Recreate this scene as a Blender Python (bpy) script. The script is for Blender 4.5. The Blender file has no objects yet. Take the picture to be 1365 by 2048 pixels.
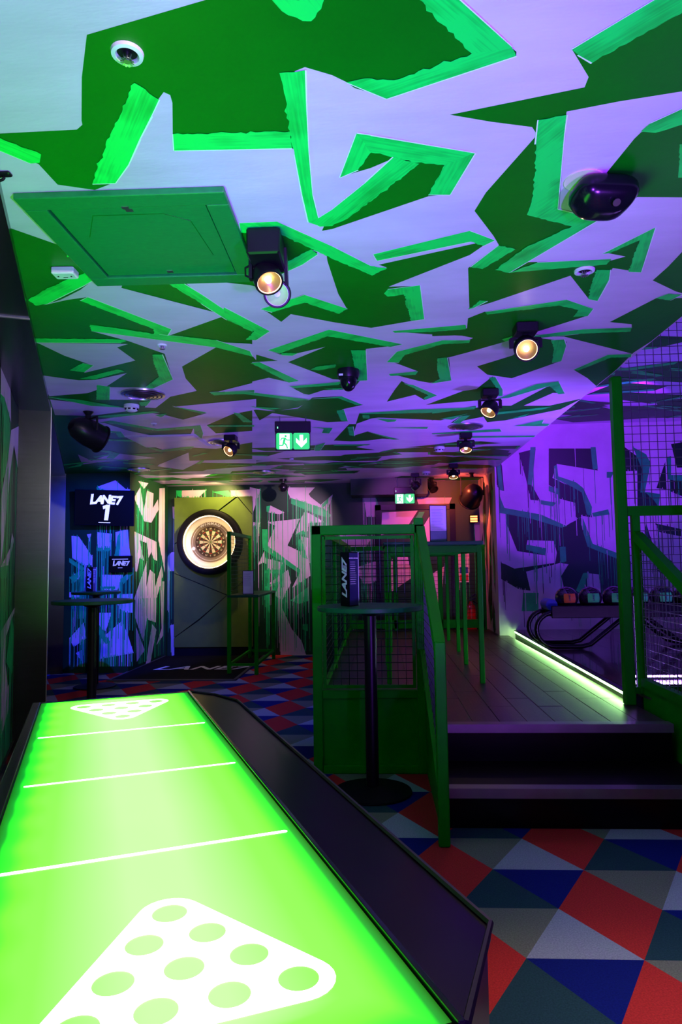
import bpy, bmesh, math, random
from mathutils import Vector, Matrix

# ------------------------------------------------------------------ camera, world, lights, exposure
scene = bpy.context.scene
COL = scene.collection
R = math.radians

cam_data = bpy.data.cameras.new('camera')
cam_data.sensor_fit = 'VERTICAL'
cam_data.sensor_height = 36.0
cam_data.lens = 36.0 * 1365.0 / 2048.0
cam_data.clip_start = 0.02
cam = bpy.data.objects.new('camera', cam_data)
COL.objects.link(cam)
cam.matrix_world = (Matrix.Translation((0, 0, 1.3)) @ Matrix.Rotation(R(3.0), 4, 'Z')
                    @ Matrix.Rotation(R(94.4), 4, 'X') @ Matrix.Rotation(R(-0.8), 4, 'Z'))
scene.camera = cam

world = bpy.data.worlds.new('world')
scene.world = world
world.use_nodes = True
world.node_tree.nodes['Background'].inputs[0].default_value = (0.25, 0.3, 0.45, 1)
world.node_tree.nodes['Background'].inputs[1].default_value = 0.0

scene.view_settings.view_transform = 'Standard'
scene.view_settings.look = 'None'
scene.view_settings.exposure = 0.0
scene.view_settings.gamma = 1.0
scene.view_settings.use_curve_mapping = False

def lamp(name, kind, loc, energy, color, aim=None, size=0.1, spot=90, blend=0.5):
    d = bpy.data.lights.new(name, kind)
    d.energy = energy
    d.color = color
    if kind == 'SPOT':
        d.spot_size = R(spot); d.spot_blend = blend; d.shadow_soft_size = size
    elif kind == 'POINT':
        d.shadow_soft_size = size
    o = bpy.data.objects.new(name, d)
    COL.objects.link(o)
    o.location = loc
    if aim is not None:
        o.rotation_euler = (Vector(aim) - Vector(loc)).to_track_quat('-Z', 'Y').to_euler()
    return o

VIOLET = (0.29, 0.05, 1.0)
# violet stand-ins for unseen club floods: two behind the viewer, others over the approach
lamp('violet_flood', 'SPOT', (1.4, -0.5, 0.45), 600, VIOLET, (0.75, 1.7, 2.5), 0.10, 96, 0.7)
lamp('violet_flood', 'SPOT', (2.7, 5.3, 0.75), 520, (0.20, 0.08, 1.0), (0.2, 5.9, 2.75), 0.10, 76, 0.8)
lamp('violet_flood', 'SPOT', (0.35, -1.7, 0.55), 1250, (0.25, 0.04, 1.0), (0.0, 3.5, 2.5), 0.10, 34, 0.9)  # added to lift the mid-distance ceiling, no fixture
# added overhead fill behind the viewer to brighten the carpet
lamp('lilac_fill', 'SPOT', (1.25, -1.2, 2.4), 660, (0.66, 0.66, 1.0), (1.22, 1.15, 0.0), 0.08, 38, 1.0)
lamp('neutral_fill', 'SPOT', (0.5, 0.2, 2.42), 150, (1.0, 0.84, 0.78), (-2.35, 4.1, 1.2), 0.06, 50, 0.8)  # added to brighten the left wall, without a fixture
lamp('violet_flood', 'SPOT', (2.5, 6.3, 2.75), 165, (0.24, 0.010, 1.0), (2.45, 8.6, 2.9), 0.05, 76, 0.12)
lamp('violet_flood', 'SPOT', (4.2, 5.4, 0.9), 200, (0.10, 0.05, 1.0), (3.2, 6.6, 3.0), 0.10, 130, 0.7)
# blue wash on the screen wall
lamp('blue_wash', 'SPOT', (-2.55, 6.7, 2.30), 600, (0.015, 0.035, 1.0), (-3.6, 8.42, 1.25), 0.012, 70, 0.5)
lamp('blue_wash', 'SPOT', (-1.1, 5.2, 2.46), 75, (0.06, 0.09, 1.0), (-0.9, 6.6, 0.0), 0.012, 74, 0.8)
lamp('warm_fill', 'SPOT', (-1.95, 8.75, 2.46), 130, (1.0, 0.72, 0.42), (-3.11, 9.15, 1.95), 0.012, 76, 0.6)  # added warm fill for the darts side wall, no fixture
lamp('pink_fill', 'SPOT', (-0.75, 8.3, 2.46), 120, (1.0, 0.50, 0.95), (-1.35, 10.0, 1.75), 0.012, 56, 0.7)  # added to lift the drip-painted back wall, no fixture
# warm red wash at the end of the raised aisle
lamp('red_wash', 'SPOT', (1.0, 8.9, 2.35), 75, (1.0, 0.13, 0.05), (1.25, 9.9, 1.9), 0.015, 120, 0.7)
lamp('magenta_wash', 'SPOT', (0.2, 8.6, 2.40), 24, (0.75, 0.12, 1.0), (0.5, 10.0, 1.7), 0.015, 90, 0.6)

# ------------------------------------------------------------------ materials
MATS = {}
def mat(name, color, rough=0.6, metal=0.0, emit=None, strength=0.0, var=0.12, scale=8.0, bump=0.0,
        bscale=60.0, spec=0.5, coat=0.0, stretch=None):
    m = bpy.data.materials.new(name)
    m.use_nodes = True
    nt = m.node_tree
    b = nt.nodes['Principled BSDF']
    b.inputs['Roughness'].default_value = rough
    b.inputs['Metallic'].default_value = metal
    b.inputs['Specular IOR Level'].default_value = spec
    b.inputs['Coat Weight'].default_value = coat
    tc = nt.nodes.new('ShaderNodeTexCoord')
    vec = tc.outputs['Object']
    if stretch:
        mp = nt.nodes.new('ShaderNodeMapping')
        mp.inputs['Scale'].default_value = stretch
        nt.links.new(vec, mp.inputs['Vector'])
        vec = mp.outputs['Vector']
    nz = nt.nodes.new('ShaderNodeTexNoise')
    nz.inputs['Scale'].default_value = scale
    nz.inputs['Detail'].default_value = 4
    nt.links.new(vec, nz.inputs['Vector'])
    cr = nt.nodes.new('ShaderNodeValToRGB')
    lo = [max(0, c * (1 - var)) for c in color]
    hi = [min(1, c * (1 + var)) for c in color]
    cr.color_ramp.elements[0].color = (*lo, 1)
    cr.color_ramp.elements[0].position = 0.3
    cr.color_ramp.elements[1].color = (*hi, 1)
    cr.color_ramp.elements[1].position = 0.7
    nt.links.new(nz.outputs['Fac'], cr.inputs['Fac'])
    nt.links.new(cr.outputs['Color'], b.inputs['Base Color'])
    if bump > 0:
        n2 = nt.nodes.new('ShaderNodeTexNoise')
        n2.inputs['Scale'].default_value = bscale
        nt.links.new(vec, n2.inputs['Vector'])
        bp = nt.nodes.new('ShaderNodeBump')
        bp.inputs['Strength'].default_value = bump
        bp.inputs['Distance'].default_value = 0.01
        nt.links.new(n2.outputs['Fac'], bp.inputs['Height'])
        nt.links.new(bp.outputs['Normal'], b.inputs['Normal'])
    if emit is not None:
        b.inputs['Emission Color'].default_value = (*emit, 1)
        b.inputs['Emission Strength'].default_value = strength
    MATS[name] = m
    return m

mat('pale_paint', (0.80, 0.55, 0.80), 0.34, var=0.10, scale=2.2, stretch=(1, 3, 1), bump=0.06, bscale=25)
mat('dark_paint', (0.0002, 0.185, 0.004), 0.42, spec=0.25, var=0.10, scale=3, bump=0.06, bscale=25)
mat('wall_pale_paint', (0.72, 0.55, 0.62), 0.5, var=0.08, scale=4, bump=0.05, bscale=30)
mat('wall_dark_paint', (0.001, 0.045, 0.006), 0.5, var=0.2, scale=3, bump=0.05, bscale=30)
mat('wall_bright_paint', (0.01, 0.62, 0.12), 0.5, var=0.2, scale=9)
mat('frame_green', (0.0005, 0.30, 0.003), 0.45, var=0.08, scale=6, spec=0.10)
mat('black_paint', (0.006, 0.006, 0.008), 0.35, var=0.2, spec=0.25)
mat('black_matte', (0.004, 0.004, 0.005), 0.6, var=0.3, spec=0.15)
mat('black_gloss', (0.005, 0.005, 0.008), 0.18, var=0.2, spec=0.28)
mat('ledge_black', (0.002, 0.002, 0.005), 0.28, var=0.2, spec=0.07)
mat('white_plastic', (0.75, 0.75, 0.76), 0.4, var=0.04)
mat('paper', (0.80, 0.80, 0.82), 0.55, var=0.03)
mat('steel', (0.07, 0.08, 0.08), 0.25, 1.0, var=0.10, scale=3, stretch=(1, 1, 30), bump=0.03, bscale=40)
mat('bright_metal', (0.55, 0.55, 0.57), 0.3, 1.0, var=0.08)
mat('nosing_metal', (0.24, 0.20, 0.21), 0.38, 0.7, var=0.1)
mat('wire_green', (0.003, 0.045, 0.012), 0.3, 0.6, var=0.1)
mat('wire_dark', (0.16, 0.16, 0.18), 0.3, 0.5, var=0.1)
mat('hatch_green', (0.004, 0.23, 0.045), 0.4, var=0.12, scale=20, stretch=(2, 14, 2))
mat('dart_panel_green', (0.10, 0.17, 0.012), 0.7, var=0.1, bump=0.1, bscale=200)
mat('wood', (0.045, 0.027, 0.022), 0.36, var=0.4, scale=9, stretch=(14, 1.2, 14), bump=0.08, bscale=30)
mat('approach_wood', (0.075, 0.040, 0.035), 0.16, var=0.3, scale=8, stretch=(12, 1.0, 12), coat=0.3)
mat('concrete_dark', (0.02, 0.02, 0.022), 0.7)
mat('riser_black', (0.003, 0.003, 0.005), 0.25, var=0.2, spec=0.2)
mat('tread', (0.005, 0.003, 0.003), 0.45, spec=0.12, var=0.3, stretch=(1.5, 14, 14))
mat('table_top', (0.006, 0.11, 0.035), 0.42, var=0.2, spec=0.2)
mat('ball_black', (0.010, 0.009, 0.014), 0.06, var=0.3, coat=0.5)
mat('ball_purple', (0.03, 0.005, 0.03), 0.06, var=0.4, coat=0.5)
mat('tag_orange', (1.0, 0.20, 0.02), 0.5)
mat('edge_white', (0.86, 0.95, 0.88), 0.45, var=0.03)
mat('tag_green', (0.06, 0.95, 0.16), 0.5)
mat('rubber_blue', (0.02, 0.04, 0.5), 0.5)
mat('mat_black', (0.004, 0.004, 0.005), 0.85, var=0.3, bump=0.3, bscale=300, spec=0.1)
mat('mat_border', (0.05, 0.05, 0.055), 0.6)
mat('print_white', (0.75, 0.75, 0.75), 0.6, var=0.02)
mat('surround_brown', (0.20, 0.15, 0.11), 0.8, var=0.1)
mat('cream_foam', (0.85, 0.78, 0.62), 0.7, var=0.03)
mat('seg_black', (0.05, 0.025, 0.015), 0.8)
mat('seg_cream', (0.80, 0.72, 0.50), 0.8)
mat('seg_red', (0.5, 0.05, 0.03), 0.8)
mat('seg_green', (0.05, 0.32, 0.10), 0.8)
mat('sign_blue', (0.03, 0.06, 0.45), 0.5)
mat('sign_red', (0.6, 0.04, 0.03), 0.5)
mat('extinguisher_red', (0.45, 0.02, 0.01), 0.25)
mat('glass_amber', (0.3, 0.12, 0.02), 0.2)
mat('menu_navy', (0.02, 0.02, 0.10), 0.5)
mat('menu_grey', (0.20, 0.30, 0.33), 0.6)
# carpet
for nm, c in (('carpet_red', (0.60, 0.036, 0.030)), ('carpet_grey', (0.36, 0.39, 0.43)), ('carpet_teal', (0.022, 0.065, 0.075)),
              ('carpet_navy', (0.006, 0.014, 0.17)), ('carpet_olive', (0.20, 0.21, 0.145))):
    mat(nm, c, 0.95, var=0.22, scale=170, bump=0.35, bscale=400, spec=0.1)
# emitters: lamps, screens, backlit signs, led strips; spot reflectors with a glow set in
mat('lamp_warm', (0.9, 0.7, 0.4), 0.4, emit=(1.0, 0.62, 0.25), strength=4)
mat('lamp_core', (1, 1, 1), 0.4, emit=(1.0, 0.86, 0.62), strength=7)
mat('reflector_warm', (0.35, 0.20, 0.07), 0.35, 0.6, emit=(1.0, 0.45, 0.10), strength=0.10)  # faint glow put into the metal, as if lit by the bulb
mat('reflector_pale', (0.30, 0.52, 0.28), 0.35, 0.2, emit=(0.60, 1.0, 0.45), strength=0.26)  # reflected light put in as a glow; this head is unlit
mat('led_green', (0.5, 1, 0.5), 0.5, emit=(0.42, 1.0, 0.30), strength=36)
mat('led_violet', (0.5, 0.3, 1), 0.5, emit=(0.36, 0.14, 1.0), strength=70)
mat('led_ring', (1, 0.9, 0.7), 0.5, emit=(1.0, 0.66, 0.32), strength=11)
mat('exit_green', (0.02, 0.5, 0.12), 0.4, emit=(0.03, 0.80, 0.12), strength=0.9)
mat('exit_white', (0.9, 1, 0.9), 0.4, emit=(0.80, 1.0, 0.78), strength=1.1)
mat('indicator_green', (0.2, 1, 0.4), 0.4, emit=(0.2, 1.0, 0.35), strength=2.0)
mat('screen_white', (0.8, 0.8, 0.8), 0.4, emit=(0.86, 0.90, 1.0), strength=0.85)
mat('screen_grey', (0.4, 0.4, 0.45), 0.4, emit=(0.5, 0.52, 0.6), strength=0.45)
mat('screen_black', (0.0008, 0.0008, 0.001), 0.5, emit=(0.2, 0.25, 0.5), strength=0.006, spec=0.08)
mat('mark_white', (0.9, 0.9, 0.9), 0.35, emit=(1.0, 1.0, 0.96), strength=2.6)
mat('exit_lamp_red', (1, 0.3, 0.1), 0.5, emit=(1.0, 0.22, 0.05), strength=6)

# backlit playfield: light guide fed from the middle, falling off towards its rims
def playfield_material():
    m = bpy.data.materials.new('backlit_playfield')
    m.use_nodes = True
    nt = m.node_tree
    b = nt.nodes['Principled BSDF']
    b.inputs['Base Color'].default_value = (0.05, 0.25, 0.02, 1)
    b.inputs['Roughness'].default_value = 0.5
    b.inputs['Specular IOR Level'].default_value = 0.1
    at = nt.nodes.new('ShaderNodeAttribute'); at.attribute_name = 'rim'
    r1 = nt.nodes.new('ShaderNodeValToRGB')
    e = r1.color_ramp.elements
    e[0].position = 0.0; e[0].color = (0.0, 0.010, 0.0, 1)
    e[1].position = 1.0; e[1].color = (0.052, 1.0, 0.035, 1)
    for p, c in ((0.10, (0.0, 0.03, 0.002, 1)), (0.26, (0.004, 0.20, 0.003, 1)), (0.45, (0.018, 0.55, 0.004, 1)), (0.75, (0.024, 0.85, 0.008, 1))):
        k = e.new(p); k.color = c
    nt.links.new(at.outputs['Fac'], r1.inputs['Fac'])
    tc = nt.nodes.new('ShaderNodeTexCoord')
    nz = nt.nodes.new('ShaderNodeTexNoise'); nz.inputs['Scale'].default_value = 2.2
    nt.links.new(tc.outputs['Object'], nz.inputs['Vector'])
    mx = nt.nodes.new('ShaderNodeMath'); mx.operation = 'MULTIPLY_ADD'
    mx.inputs[1].default_value = 2.0; mx.inputs[2].default_value = 11.2
    nt.links.new(nz.outputs['Fac'], mx.inputs[0])
    nt.links.new(r1.outputs['Color'], b.inputs['Emission Color'])
    nt.links.new(mx.outputs[0], b.inputs['Emission Strength'])
    MATS['backlit_playfield'] = m
playfield_material()

# brushed bright green paint, streaks run along each stroke (uv)
def stroke_material():
    m = bpy.data.materials.new('bright_paint')
    m.use_nodes = True
    nt = m.node_tree
    b = nt.nodes['Principled BSDF']
    b.inputs['Roughness'].default_value = 0.45
    uv = nt.nodes.new('ShaderNodeUVMap')
    mp = nt.nodes.new('ShaderNodeMapping'); mp.inputs['Scale'].default_value = (5, 130, 1)
    nt.links.new(uv.outputs['UV'], mp.inputs['Vector'])
    nz = nt.nodes.new('ShaderNodeTexNoise'); nz.inputs['Scale'].default_value = 1.0; nz.inputs['Detail'].default_value = 3
    nt.links.new(mp.outputs['Vector'], nz.inputs['Vector'])
    mp2 = nt.nodes.new('ShaderNodeMapping'); mp2.inputs['Scale'].default_value = (4, 7, 1)
    nt.links.new(uv.outputs['UV'], mp2.inputs['Vector'])
    n2 = nt.nodes.new('ShaderNodeTexNoise'); n2.inputs['Scale'].default_value = 1.5
    nt.links.new(mp2.outputs['Vector'], n2.inputs['Vector'])
    ad = nt.nodes.new('ShaderNodeMath'); ad.operation = 'MULTIPLY_ADD'; ad.inputs[1].default_value = 0.45
    nt.links.new(nz.outputs['Fac'], ad.inputs[0]); nt.links.new(n2.outputs['Fac'], ad.inputs[2])
    cr = nt.nodes.new('ShaderNodeValToRGB')
    cr.color_ramp.elements[0].position = 0.42; cr.color_ramp.elements[0].color = (0.001, 0.44, 0.030, 1)
    cr.color_ramp.elements[1].position = 0.75; cr.color_ramp.elements[1].color = (0.004, 0.95, 0.10, 1)
    nt.links.new(ad.outputs[0], cr.inputs['Fac'])
    nt.links.new(cr.outputs['Color'], b.inputs['Base Color'])
    MATS['bright_paint'] = m
stroke_material()

# ------------------------------------------------------------------ mesh helpers
class MB:
    """collects shapes, then links them as one mesh object"""
    def __init__(s):
        s.v = []; s.f = []; s.m = []
    def add(s, verts, faces, mi=0):
        o = len(s.v)
        s.v += [tuple(p) for p in verts]
        s.f += [[o + i for i in f] for f in faces]
        s.m += [mi] * len(faces)
        return s
    def box(s, x0, x1, y0, y1, z0, z1, mi=0, M=None):
        v = [Vector(p) for p in ((x0,y0,z0),(x1,y0,z0),(x1,y1,z0),(x0,y1,z0),(x0,y0,z1),(x1,y0,z1),(x1,y1,z1),(x0,y1,z1))]
        if M: v = [M @ p for p in v]
        return s.add(v, [(0,3,2,1),(4,5,6,7),(0,1,5,4),(1,2,6,5),(2,3,7,6),(3,0,4,7)], mi)
    def bevbox(s, x0, x1, y0, y1, z0, z1, b=0.004, mi=0, M=None):
        """box with its four vertical and top edges cut"""
        def ring(i, z): return [(x0+b+i,y0+i,z),(x1-b-i,y0+i,z),(x1-i,y0+b+i,z),(x1-i,y1-b-i,z),(x1-b-i,y1-i,z),(x0+b+i,y1-i,z),(x0+i,y1-b-i,z),(x0+i,y0+b+i,z)]
        rr = [ring(b, z0), ring(0, z0+b), ring(0, z1-b), ring(b, z1)]
        v = [Vector(p) for r_ in rr for p in r_]
        if M: v = [M @ p for p in v]
        f = [tuple(range(7,-1,-1)), tuple(range(24,32))]
        for k in range(3):
            for i in range(8):
                j = (i+1) % 8
                f.append((k*8+i, k*8+j, k*8+8+j, k*8+8+i))
        return s.add(v, f, mi)
    def bar(s, p, q, w, h=None, mi=0, up=(0,0,1)):
        """square bar from p to q"""
        p = Vector(p); q = Vector(q); h = h or w
        d = (q-p).normalized(); up = Vector(up)
        if abs(d.dot(up)) > 0.99: up = Vector((0,1,0))
        a = d.cross(up).normalized(); b = a.cross(d).normalized()
        v = []
        for c in (p, q):
            for i, j in ((-1,-1),(1,-1),(1,1),(-1,1)):
                v.append(c + a*(i*w/2) + b*(j*h/2))
        return s.add(v, [(3,2,1,0),(4,5,6,7),(0,1,5,4),(1,2,6,5),(2,3,7,6),(3,0,4,7)], mi)
    def lathe(s, prof, seg=24, M=None, mi=0, caps=True):
        """profile [(r, z)...] turned about z"""
        v = []; f = []
        for r_, z in prof:
            for i in range(seg):
                a = 2*math.pi*i/seg
                v.append(Vector((r_*math.cos(a), r_*math.sin(a), z)))
        if M: v = [M @ p for p in v]
        for k in range(len(prof)-1):
            for i in range(seg):
                j = (i+1) % seg
                f.append((k*seg+i, k*seg+j, (k+1)*seg+j, (k+1)*seg+i))
        if caps:
            if prof[0][0] > 1e-5: f.append(tuple(range(seg-1,-1,-1)))
            if prof[-1][0] > 1e-5: f.append(tuple(range((len(prof)-1)*seg, len(prof)*seg)))
        return s.add(v, f, mi)
    def tube(s, pts, r_, seg=8, mi=0, closed=False):
        pts = [Vector(p) for p in pts]; n = len(pts); v = []; f = []
        prev = None
        for i, p in enumerate(pts):
            if closed: d = pts[(i+1) % n] - pts[i-1]
            else: d = pts[min(i+1, n-1)] - pts[max(i-1, 0)]
            d.normalize()
            if prev is None:
                a = d.orthogonal().normalized()
            else:
                a = (prev - d*prev.dot(d))
                a = a.normalized() if a.length > 1e-6 else d.orthogonal().normalized()
            prev = a; b = d.cross(a)
            for k in range(seg):
                t = 2*math.pi*k/seg
                v.append(p + a*(r_*math.cos(t)) + b*(r_*math.sin(t)))
        m = n if closed else n-1
        for i in range(m):
            for k in range(seg):
                j = (k+1) % seg; i2 = (i+1) % n
                f.append((i*seg+k, i*seg+j, i2*seg+j, i2*seg+k))
        if not closed:
            f.append(tuple(range(seg-1,-1,-1))); f.append(tuple(range((n-1)*seg, n*seg)))
        return s.add(v, f, mi)
    def prism(s, poly, z0, z1, M=None, mi=0):
        n = len(poly)
        v = [Vector((x,y,z0)) for x,y in poly] + [Vector((x,y,z1)) for x,y in poly]
        if M: v = [M @ p for p in v]
        f = [tuple(range(n-1,-1,-1)), tuple(range(n,2*n))]
        for i in range(n):
            j = (i+1) % n
            f.append((i,j,n+j,n+i))
        return s.add(v, f, mi)
    def build(s, name, mats, parent=None, smooth=False, loc=None, bevel=0.0):
        me = bpy.data.meshes.new(name)
        me.from_pydata(s.v, [], s.f)
        if isinstance(mats, str): mats = [mats]
        for m in mats: me.materials.append(MATS[m])
        if len(mats) > 1: me.polygons.foreach_set('material_index', s.m)
        if smooth:
            me.polygons.foreach_set('use_smooth', [True]*len(me.polygons))
            try: me.set_sharp_from_angle(angle=R(40))
            except Exception: pass
        me.update()
        o = bpy.data.objects.new(name, me)
        COL.objects.link(o)
        if parent: o.parent = parent
        if loc: o.location = loc
        if bevel > 0:
            bv = o.modifiers.new('bevel', 'BEVEL'); bv.width = bevel; bv.segments = 2; bv.limit_method = 'ANGLE'
        return o

def thing(name, label, cat, loc=(0,0,0), rotz=0.0, group=None):
    o = bpy.data.objects.new(name, None)
    COL.objects.link(o)
    o.empty_display_size = 0.05
    o.location = loc; o.rotation_euler = (0,0,rotz)
    o['label'] = label; o['category'] = cat
    if group: o['group'] = group
    return o
def tag(o, label, cat, group=None):
    o['label'] = label; o['category'] = cat
    if group: o['group'] = group
    return o
def struct(o, label=None, cat=None):
    o['kind'] = 'structure'
    if label: o['label'] = label
    if cat: o['category'] = cat
    return o

def text_mesh(body, size, bold=0.0, shear=0.0, extrude=0.0, align='CENTER', space=1.0):
    cu = bpy.data.curves.new('lettering', 'FONT')
    cu.body = body; cu.size = size; cu.offset = bold; cu.shear = shear; cu.extrude = extrude
    cu.align_x = align; cu.align_y = 'CENTER'; cu.space_character = space; cu.resolution_u = 3
    ob = bpy.data.objects.new('lettering', cu)
    COL.objects.link(ob)
    dg = bpy.context.evaluated_depsgraph_get()
    me = bpy.data.meshes.new_from_object(ob.evaluated_get(dg))
    bpy.data.objects.remove(ob); bpy.data.curves.remove(cu)
    return me
def lettering(name, body, size, matname, parent, M, bold=0.0, shear=0.0, extrude=0.0008, space=1.0, align='CENTER'):
    me = text_mesh(body, size, bold, shear, extrude, align, space)
    me.transform(M)
    me.materials.clear(); me.materials.append(MATS[matname])
    o = bpy.data.objects.new(name, me)
    COL.objects.link(o); o.parent = parent
    return o
def frameM(origin, xdir, ydir):
    x = Vector(xdir).normalized(); y = Vector(ydir).normalized(); z = x.cross(y)
    M = Matrix.Identity(4)
    for i in range(3):
        M[i][0] = x[i]; M[i][1] = y[i]; M[i][2] = z[i]; M[i][3] = origin[i]
    return M

# ------------------------------------------------------------------ paint helpers (flat paint on ceiling and walls)
def paint(name, polys, M, depth, matname, parent, uv=False):
    """flat polygons (u, v) on a surface given by M, lying depth in front of it"""
    bm = bmesh.new()
    uvl = bm.loops.layers.uv.new('UVMap') if uv else None
    for k, poly in enumerate(polys):
        if len(poly) < 3: continue
        vs = [bm.verts.new((u, v, depth + 0.000008*k)) for u, v in poly]
        es = []
        for i in range(len(vs)):
            try: es.append(bm.edges.new((vs[i], vs[(i+1) % len(vs)])))
            except ValueError: pass
        r_ = bmesh.ops.triangle_fill(bm, use_beauty=True, use_dissolve=False, edges=es, normal=(0,0,1))
        fs = [g for g in r_['geom'] if isinstance(g, bmesh.types.BMFace)]
        for f in fs:
            if f.normal.z < 0: f.normal_flip()
        if uv:
            best = max(((poly[i], poly[(i+1) % len(poly)]) for i in range(len(poly))),
                       key=lambda e: (e[1][0]-e[0][0])**2 + (e[1][1]-e[0][1])**2)
            dx, dy = best[1][0]-best[0][0], best[1][1]-best[0][1]
            L = math.hypot(dx, dy) or 1
            dx /= L; dy /= L
            for f in fs:
                for lp in f.loops:
                    x, y = lp.vert.co.x, lp.vert.co.y
                    lp[uvl].uv = (x*dx + y*dy + k*3.7, -x*dy + y*dx + k*1.3)
    bmesh.ops.transform(bm, matrix=M, verts=bm.verts)
    me = bpy.data.meshes.new(name)
    bm.to_mesh(me); bm.free()
    me.materials.append(MATS[matname])
    o = bpy.data.objects.new(name, me)
    COL.objects.link(o); o.parent = parent
    return o
def inside(poly, x, y):
    c = False; n = len(poly)
    for i in range(n):
        x1, y1 = poly[i]; x2, y2 = poly[i-1]
        if (y1 > y) != (y2 > y) and x < (x2-x1)*(y-y1)/(y2-y1)+x1: c = not c
    return c
def drips(polys, rng, density, lmin, lmax, zmin, wmin=0.003, wmax=0.008):
    """thin runs of paint hanging from the lower edges of polygons"""
    out = []
    for poly in polys:
        u0 = min(p[0] for p in poly); u1 = max(p[0] for p in poly)
        for _ in range(int((u1-u0)*density)):
            u = rng.uniform(u0, u1); zs = []
            for i in range(len(poly)):
                (a, za), (b, zb) = poly[i], poly[i-1]
                if (a > u) != (b > u): zs.append(za + (zb-za)*(u-a)/(b-a))
            if not zs: continue
            z = min(zs) if rng.random() < 0.75 else rng.choice(zs)
            w = rng.uniform(wmin, wmax); l = rng.uniform(lmin, lmax)
            zb = max(zmin, z-l)
            if z - zb < 0.03: continue
            out.append([(u-w/2, z+0.02), (u+w/2, z+0.02), (u+w*0.4, zb), (u-w*0.4, zb)])
    return out
def shards(rng, u0, u1, v0, v1, n, su, sv):
    """angular camouflage patches and the brush strokes along one edge of each"""
    dk = []; st = []
    for _ in range(n):
        cu = rng.uniform(u0, u1); cv = rng.uniform(v0, v1)
        k = rng.randint(4, 6); a0 = rng.uniform(0, 6.28); pts = []
        for i in range(k):
            a = a0 + 6.283*i/k + rng.uniform(-0.3, 0.3)
            q = rng.uniform(0.45, 1.15)
            pts.append((min(u1, max(u0, cu + su*q*math.cos(a))), min(v1, max(v0, cv + sv*q*math.sin(a)))))
        dk.append(pts)
        i = rng.randrange(k)
        (ax, ay), (bx, by) = pts[i], pts[(i+1) % k]
        dx, dy = bx-ax, by-ay
        L = math.hypot(dx, dy)
        if L > 0.12:
            w = min(0.10, L*0.22)*rng.uniform(0.6, 1.0)
            nx, ny = -dy/L*w, dx/L*w
            if (cu-ax)*nx + (cv-ay)*ny < 0: nx, ny = -nx, -ny
            st.append([(ax, ay), (bx, by), (bx+nx*0.8-dx*0.08, by+ny*0.8-dy*0.08), (ax+nx+dx*0.05, ay+ny+dy*0.05)])
    return dk, st

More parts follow.
